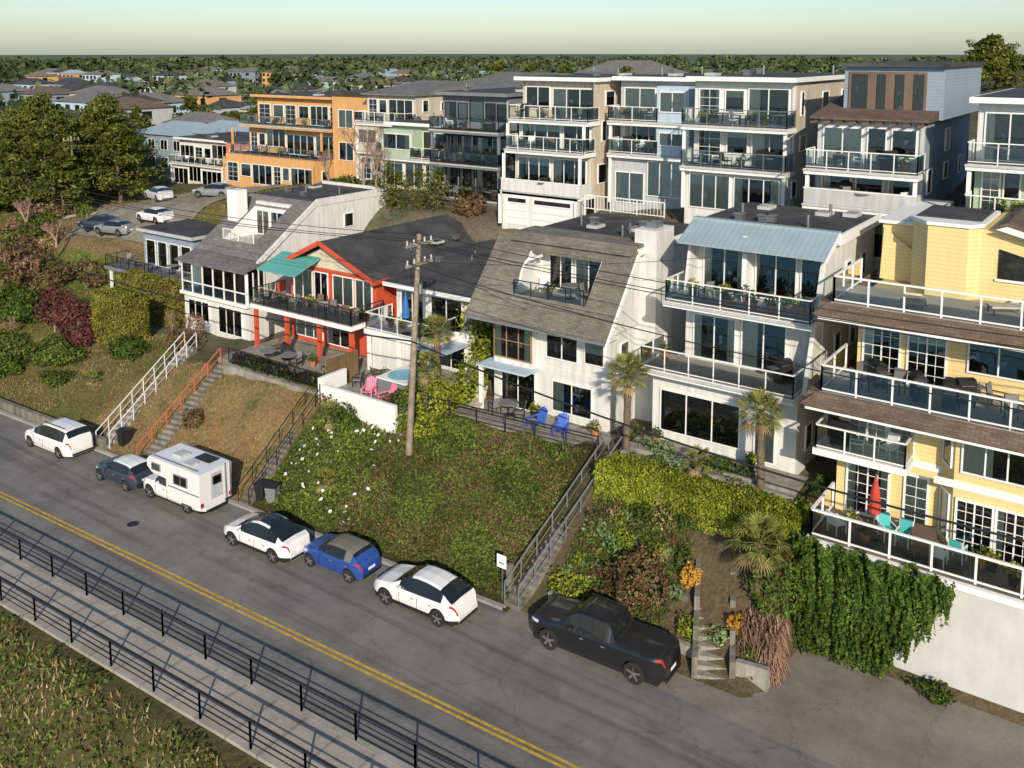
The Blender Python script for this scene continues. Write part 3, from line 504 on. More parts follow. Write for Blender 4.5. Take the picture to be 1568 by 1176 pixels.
g.box('chimney','white',-23.3,-22.0,43.6,45.6,3.5,14.7); g.box('chimney','steel',-22.95,-22.35,44.2,45,14.7,15.0); g.box('chimney','white',-23.2,-22.3,45.6,48,3.5,12.4)
rail(g,[(-28.9,yE(10.8)-.02,10.82),(-24.5,yE(10.8)-.02,10.82)],.95,'glass','black',1.1)
arc=[(-29.05+.0,10.8)]+[(-29.0+.9*(1-math.cos(t)),10.9+2.1*math.sin(t)) for t in [i*math.pi/16 for i in range(9)]]
arc2=[(-29.0+.9*(1-math.cos(t))+.16*math.cos(t),10.9+1.95*math.sin(t)) for t in [i*math.pi/16 for i in range(8,-1,-1)]]
g.prism('loggia','trim',arc+arc2,'y',40.9,42.0)
win(g,'f',43.12,-28.3,-26.9,10.95,12.8,2,cur='n'); win(g,'f',43.12,-26.6,-25.0,10.95,12.8,2,cur='l')
win(g,'f',40.6,-30.3,-27.9,7.3,9.2,3,cur='s',rows=2,fm='wood'); g.box('bay','white',-30.4,-27.8,40.6,41,6.9,9.5)
win(g,'f',41,-27.1,-25.2,7.7,9.1,2,cur='n'); win(g,'f',41,-24.7,-23.6,7.8,9.1,1,cur='b')
win(g,'f',41,-30.1,-27.9,4.4,6.5,2,cur='n'); win(g,'f',41,-26.7,-24.3,4.8,6.4,2,cur='l')
g.box('canopy','paleblue',-30.9,-27.6,39.6,40.95,6.8,6.9); g.box('canopy','trim',-30.8,-30.6,39.7,39.9,4,6.8)
for y in(42,46.8,48.8): win(g,'r',x1,y,y+.8,7.6,8.8,1)
win(g,'r',x1,46.5,47.3,4.8,6.2,1); g.box('patio','concrete',-31.8,-22.6,38.4,41,3.4,4.3); g.done()
put('blue_adirondack_chair',-26.7,39.4,4.3,-.3); put('blue_adirondack_chair',-25.1,39.3,4.3,.3); put('lounge_chair',-31,39.9,4.3,.4); put('patio_table',-28.9,39.9,4.3); put('patio_chair',-28.1,39.8,4.3); put('patio_chair',-29.7,39.7,4.3); put('white_chair',-28,41.9,10.82,.3); put('potted_plant',-27.4,41.6,10.82); put('patio_table',-26.2,41.9,10.82); put('patio_chair',-25.2,41.9,10.82); put('potted_grass',-23.6,40.2,4.3); put('potted_shrub',-27.6,40.5,4.3)
# --- F
g=G('white_three_storey_house',(-16.5,41,5.2),world=True)
g.box('walls','white',-20.4,-13.2,40.3,50,2.5,8.5); g.box('walls','white',-19.6,-12.8,42.2,50,8.5,11.8); g.box('walls','white',-19.5,-12.7,43,50,11.8,15.3)
g.box('decks','trim',-20.8,-13.1,39.5,42.198,8.5,8.77); g.box('decks','deck',-20.7,-13.2,39.55,42.19,8.77,8.79); g.box('decks','trim',-19.9,-12.7,40.2,42.998,11.8,12.06); g.box('decks','deck',-19.8,-12.8,40.25,42.99,12.06,12.08)
g.box('gutter','lightgrey',-20.8,-13.1,39.42,39.498,8.62,8.74); g.box('gutter','lightgrey',-19.9,-12.7,40.12,40.198,11.92,12.04)
rail(g,[(-20.7,42.1,8.79),(-20.7,39.6,8.79),(-13.2,39.6,8.79),(-13.2,41,8.79)],1.05,'glass','trim',1.3); rail(g,[(-19.8,42.9,12.08),(-19.8,40.3,12.08),(-12.8,40.3,12.08),(-12.8,42.9,12.08)],1.05,'glass','trim',1.3)
g.prism('wing_walls','white',[(40.3,8.8),(42.2,8.8),(42.2,11.8),(41.4,11.8)],'x',-13.05,-12.85); g.prism('wing_walls','white',[(41.2,12.1),(43,12.1),(43,15.2),(42.2,15.2)],'x',-12.95,-12.7); g.prism('wing_walls','white',[(41.6,12.1),(43,12.1),(43,15.2),(42.2,15.2)],'x',-19.5,-19.35)
g.prism('awning_roof','metalroof',[(41.2,14.75),(41.2,14.83),(43.1,15.75),(43.1,15.6)],'x',-19.7,-12.5); g.box('roof','tar',-19.7,-12.5,43.1,50.3,15.3,15.6); g.box('roof_trim','trim',-12.5,-12.38,43,50.3,15.2,15.7); g.box('roof_trim','metalroof',-19.7,-12.5,43.0,43.4,15.6,15.8)
g.prism('roof_trim','trim',[(41.2,14.7),(43.1,15.5),(43.1,15.75),(41.2,14.85)],'x',-12.5,-12.42)
roof_vents(g,-19,-13,44,50,15.6,9)
win(g,'f',40.3,-19.9,-15.9,5.6,7.6,3,cur='n'); win(g,'f',40.3,-15.1,-14.2,5.3,7.6,1,cur='f'); win(g,'f',42.2,-19.1,-17,8.95,11.1,2,cur='s'); win(g,'f',42.2,-16.6,-14.5,8.95,11.2,2,cur='l')
win(g,'f',43,-19,-16.9,12.25,14.4,2,cur='s'); win(g,'f',43,-16.3,-14.4,12.25,14.5,2,cur='n'); win(g,'f',43,-14.1,-13.2,12.6,14.4,1,cur='n')
g.box('columns','trim',-16.72,-16.5,42.1,42.98,12.1,15.3); 
for y,z in((41.5,5.8),(44,9.6),(46.5,9.6),(45,12.9),(47.5,12.9),(46,6)): win(g,'r',-13.2 if z<8 else(-12.8 if z<12 else -12.7),y,y+.8,z,z+1.1,1)
g.box('patio','concrete',-21,-12.6,38.6,40.3,4,5.05); g.box('patio','concrete',-12.6,-11.9,38,46,3,4.6); g.done()
clutter(-19.5,-13.2,40.4,42.8,12.08,9,['potted_plant','potted_shrub','potted_grass','potted_plant','patio_chair']); put('barbecue',-14.3,41.4,8.79,1); put('potted_plant',-20.2,41.2,8.79); put('potted_shrub',-15,39.6,5.05); put('potted_plant',-19.8,39.6,5.05)
# --- G
g=G('yellow_house',(-5,40,4.6),world=True); E=2.5
g.box('retaining_wall','retaining',-11.2,E,36,36.3,-.5,4.35); g.box('retaining_wall','trim',-11.25,E,35.85,36.35,4.35,4.6); g.box('retaining_wall','retaining',-11.2,-11,36.3,40,-.5,4.35)
g.box('decks','greywood',-11.1,E,36.05,39,4.5,4.63); g.box('walls','yellow',-11,E,39,52,3,10.0); g.box('walls','yellow',-10.8,E,40.6,52,10,13.6); g.box('trim','trim',-11.02,E,38.96,39,7.3,7.6)
rail(g,[(-11.1,39,4.63),(-11.1,36.15,4.63),(E,36.15,4.63)],1.1,'glass','trim',1.6,tk=.08)
g.box('decks','trim',-11.6,-7.9,37.5,38.998,7.45,7.72); rail(g,[(-11.5,39,7.72),(-11.5,37.6,7.72),(-8,37.6,7.72),(-8,39,7.72)],1.0,'glass','trim',1.2,tk=.06)
for zz,ya,yb in((10.1,37.3,40.6),(13.6,38.5,42.4)):
    g.prism('skirt_roof','shingle_brown',[(ya-.25,zz-.45),(ya+.25,zz+.02),(yb,zz+.02),(yb,zz-.3),(ya-.2,zz-.52)],'x',-11.9,E); g.prism('skirt_roof','shingle_brown',[(-12.1,zz-.45),(-11.6,zz+.01),(-11.6,zz-.45)],'y',ya-.2,yb+4)
    g.box('decks','deck',-11.5,E,ya+.3,yb-.002,zz+.02,zz+.05); rail(g,[(-11.4,yb+.5,zz+.05),(-11.4,ya+.4,zz+.05),(E,ya+.4,zz+.05)],1.1,'glass','trim',1.4,tk=.07)
    g.box('skirt_trim','trim',-11.85,E,ya-.2,ya-.12,zz-.62,zz-.5)
def fd(pl,a,b,z0,z1,n=2): win(g,'f',pl,a,b,z0,z1,n,grid=(2,5),fw=.09)
fd(39,-10.5,-8.9,4.8,6.9); fd(39,-8.2,-7.4,4.8,6.9,1); fd(39,-10.5,-9.1,7.85,9.6); fd(39,-8.9,-8.1,7.85,9.6,1); fd(40.6,-10.5,-9.1,10.25,12.5); fd(40.6,-8.7,-7.3,10.25,12.5)
g.prism('bay','yellow',[(-6.9,39),(-6.3,38.1),(-3.4,38.1),(-2.8,39)],'z',4.6,9.55); fd(38.1,-6.1,-4.9,4.85,6.8); fd(38.1,-4.7,-3.5,4.85,6.8); win(g,'f',38.1,-6,-3.7,8.0,9.2,3,cur='l'); g.box('trim','trim',-7,-2.7,38.05,38.1,7.25,7.55)
win(g,lambda a,o,z:(-6.9+a*.555-o*.83,39-a*.832-o*.555,z),0,.2,.85,8.0,9.2,1); win(g,lambda a,o,z:(-6.9+a*.555-o*.83,39-a*.832-o*.555,z),0,.2,.85,5.0,6.8,1)
win(g,'f',40.6,-6.4,-3.2,11.2,12.6,3,cur='n'); win(g,'f',39,-1.9,0,7.9,9.3,2); win(g,'f',40.6,-2.4,0,11,12.5,2)
g.prism('walls','yellow',[(-9.4,43.4),(-8.6,42.4),(-7.0,42.4),(-6.6,43),(-6.6,47),(-9.4,47)],'z',13.6,16.7); g.prism('trim','trim',[(-9.5,43.35),(-8.65,42.3),(-6.95,42.3),(-6.5,42.95),(-6.5,47),(-9.5,47)],'z',16.7,16.85); g.box('roof','tar',-9.3,-6.7,43.4,46.8,16.85,16.9)
g.prism('walls','yellow',[(-6.6,13.6),(E,13.6),(E,14.6),(-5.6,16.8),(-6.6,16.6)],'y',43,52); g.prism('roof','shingle_brown',[(-6.0,16.9),(-5.6,17.05),(E+.3,14.85),(E+.3,14.6)],'y',42.5,52); g.prism('trim','trim',[(-6.0,16.75),(-5.6,16.9),(E+.3,14.65),(E+.3,14.5)],'y',42.44,42.5)
g.prism('windows','darkroom',[(-5.9,14.6),(-2.6,14.6),(-2.6,15.0),(-5.9,15.85)],'y',42.95,43); g.prism('windows','trim',[(-6.0,14.5),(-2.5,14.5),(-2.5,14.6),(-6.0,14.6)],'y',42.9,42.97); g.prism('walls','yellow',[(-11.0,13.6),(-9.4,13.6),(-9.4,14.9),(-10.9,16.0)],'y',44.5,44.7); g.box('walls','yellow',-11,-9.4,44.7,52,13.6,16.2)
g.box('roof_trim','trim',-11.15,-9.4,44.5,52.2,16.2,16.35); g.done()
clutter(-10.8,-1,36.3,38,4.63,15,['white_chair','teal_chair','potted_plant','potted_grass','dining_table','patio_table','potted_shrub']); clutter(-11.2,-8.2,37.7,38.8,7.72,3,['potted_plant','white_chair','barbecue']); clutter(-10.8,-3,38.2,40.2,10.15,9,['patio_chair','dining_table','patio_chair','barbecue']); clutter(-10.8,-3,39.2,42,13.65,2,['lounge_chair'])
# ---------------------------------------------------------------- stairs, walls, fences
def stairs(name,p0,p1,w,mat,n=None,rs=None,rmat='trim',both=True,h=1.0,mids=(.5,),tk=.045,cheek=None):
    p0=Vector(p0);p1=Vector(p1); n=n or int((p1.z-p0.z)/.18); d=Vector((p1.x-p0.x,p1.y-p0.y,0)); L=d.length; d/=L; s=Vector((d.y,-d.x,0))*w/2
    g=G(name,p0,world=True)
    for i in range(n):
        a=p0+d*(L*i/n); b=p0+d*(L*(i+1)/n+.03); z0=p0.z+(p1.z-p0.z)*(i+1)/n; zb=z0-.6
        q=[a-s,a+s,b+s,b-s]; g.add('steps',mat,[(v.x,v.y,zb) for v in q]+[(v.x,v.y,z0) for v in q],[[4,5,6,7],[0,1,5,4],[1,2,6,5],[2,3,7,6],[3,0,4,7]])
    if cheek:
        for k in(-1,1):
            for i in range(4):
                a=p0+d*(L*i/4); b=p0+d*(L*(i+1)/4); z1=p0.z+(p1.z-p0.z)*(i+1)/4+.3; u=s*k; v=s*k*(1+.44/w)
                q=[a+u,a+v,b+v,b+u]; g.add('cheek_walls',cheek,[(t.x,t.y,z1-1.6) for t in q]+[(t.x,t.y,z1) for t in q],[[4,5,6,7],[0,1,5,4],[1,2,6,5],[2,3,7,6],[3,0,4,7]])
    if rs:
        for k in((-1,1) if both else(-1,)): rail(g,[p0+s*k*.95,p1+s*k*.95],h,rs,rmat,1.3,mids=mids,tk=tk)
    g.done()
stairs('garden_stairs',(-52.2,29.9,0),(-55.3,38.5,3.6),1.0,'concrete',rs='wires',rmat='trim')
stairs('timber_stairs',(-48.2,30.0,0),(-49.4,37,3.9),1.0,'oldconcrete',rs='wires',rmat='redrail',both=False); 
stairs('garden_stairs',(-39.3,30.2,0),(-40.0,36.6,4.1),.8,'greywood',rs='wires',rmat='black',tk=.035)
stairs('public_stairs',(-22.3,31.0,0),(-21.5,38.6,4.5),.85,'oldconcrete',rs='wires',rmat='greywall',tk=.045)
stairs('stone_stairs',(-13.2,31.6,0),(-14.9,35.6,2.4),1.2,'concrete',cheek='oldconcrete')
g=G('concrete_garden_wall',(-44.5,36.5,3),world=True); g.box('wall','concrete',-49,-40.1,36.4,36.65,1.5,4.15); rail(g,[(-49,36.9,4.1),(-40.2,36.9,4.1)],1.0,'glass','black',1.2); g.done()
g=G('low_roadside_wall',(-60,30.4,0),world=True)
for i in range(30): a=-82+i; b=a+1; g.add('wall','oldconcrete',[(a,30.45+yr(a),-.1),(b,30.45+yr(b),-.1),(b,30.75+yr(b),-.1),(a,30.75+yr(a),-.1),(a,30.45+yr(a),.65),(b,30.45+yr(b),.65),(b,30.75+yr(b),.65),(a,30.75+yr(a),.65)],[[4,5,6,7],[0,1,5,4],[2,3,7,6],[1,2,6,5],[3,0,4,7]])
g.done()
g=G('metal_fence',(-29,38,4.3),world=True); rail(g,[(-35,37.6,4.2),(-22.3,38.3,4.3)],.95,'wires','black',1.8); g.done()
g=G('garden_terrace_wall',(-16,33,0),world=True)
for (xa,ya,xb,yb,z0,z1,mt) in [(-21.0,31.9,-14.0,32.0,-.2,.75,'concrete'),(-20.5,33.4,-15.2,33.6,.5,1.75,'oldconcrete'),(-20.8,34.9,-15.6,35.2,1.3,2.75,'oldconcrete'),(-12.5,32.0,-11.3,32.2,-.2,.9,'concrete'),(-12.9,33.6,-11.3,33.8,.4,1.8,'oldconcrete'),(-20.9,38.0,-12.5,38.15,4,5.0,'concrete')]:
    g.add('wall',mt,[(xa,ya,z0),(xb,yb,z0),(xb,yb+.25,z0),(xa,ya+.25,z0),(xa,ya,z1),(xb,yb,z1),(xb,yb+.25,z1),(xa,ya+.25,z1)],[[4,5,6,7],[0,1,5,4],[2,3,7,6],[1,2,6,5],[3,0,4,7]])
g.done()
g=G('picket_fence',(-30,53,13),world=True); rail(g,[(-33,54.5,13.3),(-27,54.5,13.3)],1,'bars','trim',2,pick=.25,tk=.07); g.done()
for yy in(20.75,18.45):
    g=G('promenade_railing'); xs=np.linspace(-150,10,61); rail(g,[(x,yy+yr(x),.12) for x in xs],1.1,'wires','black',2.6,tk=.06); g.done()
g=G('street_sign',(-22.95,31.2,0)); g.cyl('post','steel',(0,0,0),(0,0,2.1),.03); g.box('panel','signwhite',-.25,.25,-.05,-.03,1.55,2.15); g.box('panel_text','black',-.15,.15,-.054,-.05,1.75,1.8); g.done()
g=G('bollard',(-22.9,31.7,0)); g.box('post','oldconcrete',-.12,.12,-.12,.12,0,1.5); g.done()
g=G('stop_sign',(-124,71,tz(-124,71))); g.cyl('post','steel',(0,0,0),(0,0,2.4),.05); g.cyl('plate','stopred',(0,0,2.4),(.03,-.04,2.4),.4,n=8); g.done()
put('wheelie_bin',-38.6,30.9,.22,.2); put('grey_wheelie_bin',-37.9,31.0,.25,.4); put('wheelie_bin',-51.2,30.7,.15,0)
def pole(x,y,z,H,lean=0):
    g=G('utility_pole',(x,y,z)); g.cyl('pole','polewood',(0,0,-.5),(lean,0,H),.19,.12,n=12)
    for zz in(H-.5,H-1.5): 
        g.box('crossarm','polewood',lean-.06,lean+.06,-1.0,1.0,zz-.07,zz+.07)
        for q in(-.9,-.4,.4,.9): g.cyl('insulators','lightgrey',(lean,q,zz+.07),(lean,q,zz+.3),.05)
    g.beam('crossarm','steel',(lean-.5,-.2,H-.6),(lean+.6,.1,H-.4),.06,.06); g.cyl('transformer','steel',(lean+.2,-.2,H-3),(lean+.2,-.2,H-2.5),.12); g.done()
pole(-31.8,35,3.6,11.3,.9); pole(-82,37.5,2.2,12.5); pole(14,35.5,3,12.5); pole(-108,60,tz(-108,60),9)
def wire(p,q,sag,r=.02):
    g=G('power_line'); pts=[]
    for i in range(25):
        t=i/24; v=Vector(p).lerp(Vector(q),t); v.z-=4*sag*t*(1-t); pts.append(v)
    for a,b in zip(pts[:-1],pts[1:]): g.cyl('w','black',a,b,r,n=5)
    g.done(True)
for q in(-.9,-.4,.9):
    wire((-30.9,35+q,14.7),(14,35.5+q,15.2),.9,.02); wire((-30.9,35+q,14.7),(-82,37.5+q,14.5),1.0,.02)
wire((-30.9,34.1,13.6),(14,34.6,13.2),1.3,.025)
wire((-31.4,34.85,9.3),(14,35.3,8.6),1.7,.045); wire((-31.4,34.85,9.3),(-82,37.3,8.9),1.2,.045); wire((-31,35,13.8),(-27,41,9.8),.2,.014); wire((-31,35,13.6),(-47,43,10.5),.5,.014); wire((-31,35,13.5),(-14,43,15),.5,.014)
# ---------------------------------------------------------------- vehicles
def car(name,cx,cy,L,W,top,belt,ws,rg,gx,pill,body='carwhite',roof=None,clad=None,r=.34,wx=(.85,3.5),fz=.25,rot=.04,extra=None,z=0,glassroof=False,tl=(3,),tum=.2):
    g=G(name,(cx,cy,z),rot); roof=roof or body; clad=clad or body; tx,tzv=zip(*top); bx_,bz=zip(*belt); ra=r+.06
    xs=sorted(set([0,.03,.08,.15]+list(np.round(np.arange(.22,L-.2,.07),3))+[L-.16,L-.09,L-.03,L])); rings=[]
    ker=[.25,.5,.25]
    def Tf(x): return sum(k*float(np.interp(x+d,tx,tzv)) for k,d in zip(ker,(-.07,0,.07)))
    for x in xs:
        T=Tf(x); B=min(float(np.interp(x,bx_,bz)),T-.02); e=min(x,L-x); pl=1-.30*max(0,1-e/.6)**2; w=W/2*pl; zb=fz
        for q in wx:
            d=abs(x-q)
            if d<ra: zb=max(zb,r+math.sqrt(ra*ra-d*d))
        gl=min(max((T-B)/.45,0),1); w5=w*(.88-tum*gl); z5=B+(T-B)*.88
        fl=0
        for q in wx: fl=max(fl,1-abs(x-q)/.6)
        h=[(w*(.94+.03*fl),zb),(w*(.985+.012*fl),max(zb+.01,.44)),(w,max(zb+.02,.60*min(1,B/.9))),(w*.975,max(zb+.03,B-.09)),(w*.925,max(B,zb+.04)),(w5,max(z5,zb+.05)),(w5*.80,max(T-.012,zb+.06)),(0,T+.02)]
        rings.append([(x-L/2,-a,c) for a,c in h]+[(x-L/2,a,c) for a,c in h[-2::-1]])
    n=len(rings[0])
    for i in range(len(xs)-1):
        xm=(xs[i]+xs[i+1])/2; T=Tf(xm); B=np.interp(xm,bx_,bz)
        for j in range(n-1):
            k=min(j,n-2-j); m=body
            if k==0: m=clad
            if k==4 and T-B>.14 and gx[0]<xm<gx[1]: m='black' if any(a<xm<b for a,b in pill) else 'carglass'
            if k>=5:
                if (ws[0]<xm<ws[1] or rg[0]<xm<rg[1]): m='carglass'
                elif ws[1]<=xm<=rg[0]: m='carglass' if (glassroof and k==6) else roof
            if k==4 and ws[1]<xm<rg[0] and m==body and roof=='softtop': m=roof
            if k==3 and .06<xm<.5: m='headlight'
            if k in tl and L-.34<xm<L-.03: m='taillight'
            a,b=rings[i],rings[i+1]; g.add('body',m,[a[j],b[j],b[j+1],a[j+1]],[[0,1,2,3]],True)
    g.face('body','black',rings[0]); g.face('body',body,rings[-1])
    g.box('underbody','black',-L/2+.25,L/2-.25,-W/2+.14,W/2-.14,.18,.6)
    for q in wx:
        for s in(-1,1):
            x=q-L/2; yo=s*(W/2-.015); yi=s*(W/2-.24); nm='wheel'
            g.cyl(nm,'tyre',(x,yi,r),(x,yo,r),r,n=24); g.cyl(nm,'black',(x,yo,r),(x,yo+s*.004,r),r*.68,n=20)
            for t in range(5):
                an=t*2*math.pi/5+.3; g.beam(nm,'rim',(x,yo+s*.012,r),(x+math.cos(an)*r*.66,yo+s*.012,r+math.sin(an)*r*.66),.02,.08)
            g.cyl(nm,'rim',(x,yo+s*.01,r),(x,yo+s*.03,r),.07,n=10)
    wmx=(ws[0]+.4)-L/2; zb=float(np.interp(ws[0],bx_,bz))
    for s in(-1,1): g.box('mirrors',body,wmx,wmx+.14,s*W/2*.93,s*(W/2+.14),zb+.02,zb+.15); 
    g.box('plate','signwhite',L/2-.0,L/2+.012,-.22,.22,.55,.67); g.box('bumper','black',L/2-.02,L/2+.03,-W*.33,W*.33,.28,.40); g.box('bumper','black',-L/2-.03,-L/2+.02,-W*.33,W*.33,.28,.42)
    for s in(-1,1):
        for q in range(2): 
            xx=gx[0]+.75+q*.95-L/2; g.box('handles','cargrey',xx,xx+.14,s*(W/2-.02),s*(W/2+.015),zb-.2,zb-.17)
            xx=gx[0]+.1+q*.98-L/2; g.box('door_seams','black',xx,xx+.015,s*(W/2-.03),s*(W/2+.002),.36,zb-.12)
    if extra: extra(g)
    g.done()
suv=[(0,.55),(.08,.78),(.4,.94),(1.2,1.08),(1.55,1.26),(2.1,1.56),(2.5,1.63),(3.1,1.61),(3.7,1.50),(4.25,1.22),(4.5,1.06),(4.62,.95),(4.72,.55)]
blt=[(0,.72),(1.2,1.0),(4.7,1.08)]
def rack(g):
    for s in(-.55,.55): g.beam('roof_rack','black',(-.5,s,1.74),(1.6,s,1.74),.04,.04)
car('parked_minivan',-54.5,28.4,4.95,1.95,[(0,.55),(.1,.80),(.4,.94),(.9,1.06),(1.3,1.28),(1.95,1.62),(2.4,1.72),(3.6,1.74),(4.4,1.68),(4.72,1.3),(4.86,1.0),(4.95,.55)],blt,(.95,2.0),(4.45,4.74),(1.3,4.4),[(1.95,2.02),(2.9,2.98),(3.8,3.88)],'carwhite',wx=(.9,3.95),extra=rack,tum=.17)
mini=[(0,.55),(.08,.76),(.3,.9),(.95,.99),(1.2,1.15),(1.6,1.37),(1.95,1.42),(2.9,1.41),(3.25,1.33),(3.55,1.0),(3.68,.85),(3.72,.5)]
car('parked_hatchback',-47.1,28.2,3.72,1.7,mini,[(0,.68),(1,.93),(3.7,.96)],(1.0,1.62),(3.2,3.56),(1.2,3.25),[(2.3,2.36),(2.95,3.0)],'cardark',roof='carwhite',r=.31,wx=(.65,3.05))
def camper(g):
    L=5.2; o=-L/2
    g.prism('camper_body','carwhite',[(2.55+o,1.0),(5.25+o,.95),(5.3+o,2.5),(1.2+o,2.55),(.95+o,2.3),(1.0+o,1.95),(1.4+o,1.68),(2.55+o,1.62)],'y',-1.02,1.02)
    g.box('camper_body','carwhite',2.9+o,5.25+o,-1.0,1.0,.6,1.0)
    for s in(-1,1): win(g,(lambda a,q,z,s=s:(a,s*(1.02+q),z)),0,3.3+o,4.3+o,1.6,2.05,2,cur='n',fm='steel',part='camper_windows',fw=.04); win(g,(lambda a,q,z,s=s:(a,s*(1.02+q),z)),0,1.5+o,2.1+o,1.95,2.25,1,cur='f',fm='steel',part='camper_windows',fw=.04); g.box('stripe','cargrey',2.7+o,5.2+o,s*1.02,s*1.025,1.25,1.33)
    g.box('rear_door','lightgrey',5.29+o,5.32+o,-.35,.35,.95,2.3); win(g,(lambda a,q,z:(2.71+q,a,z)),0,-.2,.2,1.75,2.1,1,cur='n',fm='black',part='camper_windows',fw=.04)
    g.box('roof_fittings','lightgrey',2.2+o,2.9+o,-.3,.3,2.53,2.68); g.box('roof_fittings','black',3.4+o,4.6+o,.15,.85,2.52,2.57); g.box('roof_fittings','lightgrey',3.6+o,4.2+o,-.75,-.2,2.51,2.66)
    for s in(-.9,.9): g.beam('roof_fittings','steel',(1.4+o,s,2.62),(5+o,s,2.6),.04,.04)
    g.beam('ladder','steel',(5.38+o,.55,.7),(5.38+o,.55,2.6),.03,.03); g.beam('ladder','steel',(5.38+o,.85,.7),(5.38+o,.85,2.6),.03,.03); g.box('lights','taillight',5.25+o,5.3+o,-.98,-.82,.7,.9); g.box('lights','taillight',5.25+o,5.3+o,.82,.98,.7,.9)
car('camper_truck',-42.4,28.7,5.2,1.8,[(0,.7),(.1,.9),(.3,1.0),(1.15,1.08),(1.6,1.58),(1.85,1.66),(2.5,1.66),(2.62,1.05),(5.1,1.0),(5.2,.6)],[(0,.8),(1,1.02),(5.2,1.02)],(1.15,1.62),(9,9),(1.3,2.45),[],'carwhite',r=.38,wx=(.85,3.95),fz=.35,extra=camper)
sed=[(0,.58),(.1,.74),(.4,.84),(1.15,.98),(2.0,1.4),(2.5,1.47),(3.2,1.42),(4.2,1.12),(4.62,1.02),(4.7,.6)]
car('parked_sedan',-35.0,28.15,4.7,1.86,[(0,.5),(.08,.72),(.4,.86),(1.0,.98),(1.4,1.16),(2.0,1.47),(2.45,1.57),(3.0,1.55),(3.7,1.37),(4.3,1.14),(4.62,1.04),(4.7,.55)],[(0,.68),(1.1,.93),(4.7,1.02)],(1.0,2.0),(3.2,4.3),(1.4,3.9),[(2.6,2.65)],'carwhite',wx=(.9,3.75),r=.35,clad='black',glassroof=True,tum=.24)
car('parked_convertible',-30.7,29.0,3.8,1.72,mini[:-2]+[(3.76,.85),(3.8,.5)],[(0,.7),(1,.95),(3.7,.98)],(1.0,1.62),(3.25,3.4),(1.2,2.8),[(2.2,2.26)],'carblue',roof='softtop',r=.32,wx=(.65,3.12))
car('parked_crossover',-25.5,28.95,4.72,1.92,suv,blt,(1.25,2.15),(3.75,4.4),(1.6,3.95),[(2.75,2.82),(3.55,3.6)],'carwhite',clad='black',r=.37,wx=(.9,3.78),tum=.24)
def bed(g):
    g.box('tonneau','black',.98,2.72,-.8,.8,1.3,1.34)
    for s in(-.6,.6): g.beam('roof_rack','black',(-.9,s,1.98),(.5,s,1.98),.04,.04)
car('pickup_truck',-17.45,30.6,6.0,2.05,[(0,.85),(.1,1.1),(.4,1.2),(1.5,1.3),(2.1,1.88),(2.4,1.97),(3.6,1.95),(3.9,1.34),(5.9,1.32),(6.0,.8)],[(0,1.0),(1.4,1.22),(6,1.26)],(1.5,2.12),(3.62,3.84),(1.7,3.6),[(2.15,2.2),(2.9,2.98)],'carblack',r=.43,wx=(1.0,4.8),fz=.38,extra=bed,z=.01,tum=.16)
for x,y,c,ro in((-89.5,52.2,'cardark',.3),(-86.4,52.0,'cargrey',.2),(-81.9,53.6,'carwhite',0),(-81.4,60.3,'cargrey',.4),(-124,68,'carblack',.2),(-88.5,58.5,'carsilver',-.2)):
    car('parked_car',x,y,4.5,1.8,sed,[(0,.7),(1.1,.92),(4.7,.98)],(1.15,2.0),(3.4,4.1),(1.45,3.9),[(2.6,2.68)],c,r=.33,wx=(.85,3.55),z=tz(x,y)+.14,rot=ro)
# ---------------------------------------------------------------- vegetation
def ell(n,c,r,shell=.5):
    d=rng.normal(0,1,(n,3)); d/=np.linalg.norm(d,axis=1)[:,None]; k=rng.uniform(shell,1,n)[:,None]**.5
    k=k*(1+.18*np.sin(d[:,0:1]*5+c[0])+.15*np.sin(d[:,1:2]*6+c[1]*2)); return np.array(c)+d*k*np.array(r),d
def bush(name,x,y,z,rx,ry,rz,mat,n=None,size=.1):
    n=n or int(260*(rx*ry+rz*rx)*2/(size/.1)**1.5); P,N=ell(n,(x,y,z+rz*.7),(rx,ry,rz),.55); P[:,2]=np.maximum(P[:,2],z-.1); quads(name,leafV(P,N,size),mat,loc=(x,y,z))
def boxfol(name,x0,x1,y0,y1,z0,z1,mat,n,size,rough=.12):
    A=np.array([(x1-x0)*(y1-y0),(x1-x0)*(z1-z0),(y1-y0)*(z1-z0),(y1-y0)*(z1-z0),(x1-x0)*(z1-z0)]); pr=A/A.sum(); f=rng.choice(5,n,p=pr); u=rng.uniform(0,1,n);v=rng.uniform(0,1,n)
    P=np.zeros((n,3));N=np.zeros((n,3))
    X=x0+(x1-x0)*u; Yv=y0+(y1-y0)*np.where(f==0,v,u); Z=z0+(z1-z0)*v
    P[:,0]=np.select([f==0,f==1,f==2,f==3,f==4],[X,X,x1,x0,X]); P[:,1]=np.select([f==0,f==1,f==2,f==3,f==4],[y0+(y1-y0)*v,y0,Yv,Yv,y1]); P[:,2]=np.where(f==0,z1,Z)
    N[f==0]=(0,0,1);N[f==1]=(0,-1,.3);N[f==2]=(1,0,.3);N[f==3]=(-1,0,.3);N[f==4]=(0,1,.3)
    b=rough*(np.sin(P[:,0]*2.3+P[:,2]*1.7)+np.sin(P[:,1]*3.1+P[:,0]*1.1)+.7*np.sin(P[:,0]*5.3+P[:,2]*4)); P=P+N*(b[:,None]+rng.normal(0,.06,(n,1)))
    g=G(name,((x0+x1)/2,(y0+y1)/2,z0),world=True); i=rough*2.2+.05; g.box('core','brown_leaf',x0+i,x1-i,y0+i,y1-i,z0,z1-i); e=g.done(); quads('foliage',leafV(P,N,size,jit=.55),mat,e,g.loc)
boxfol('laurel_hedge',-21.1,-11.8,36.0,37.8,2.6,4.95,'hedge_leaf',30000,.07,.05)
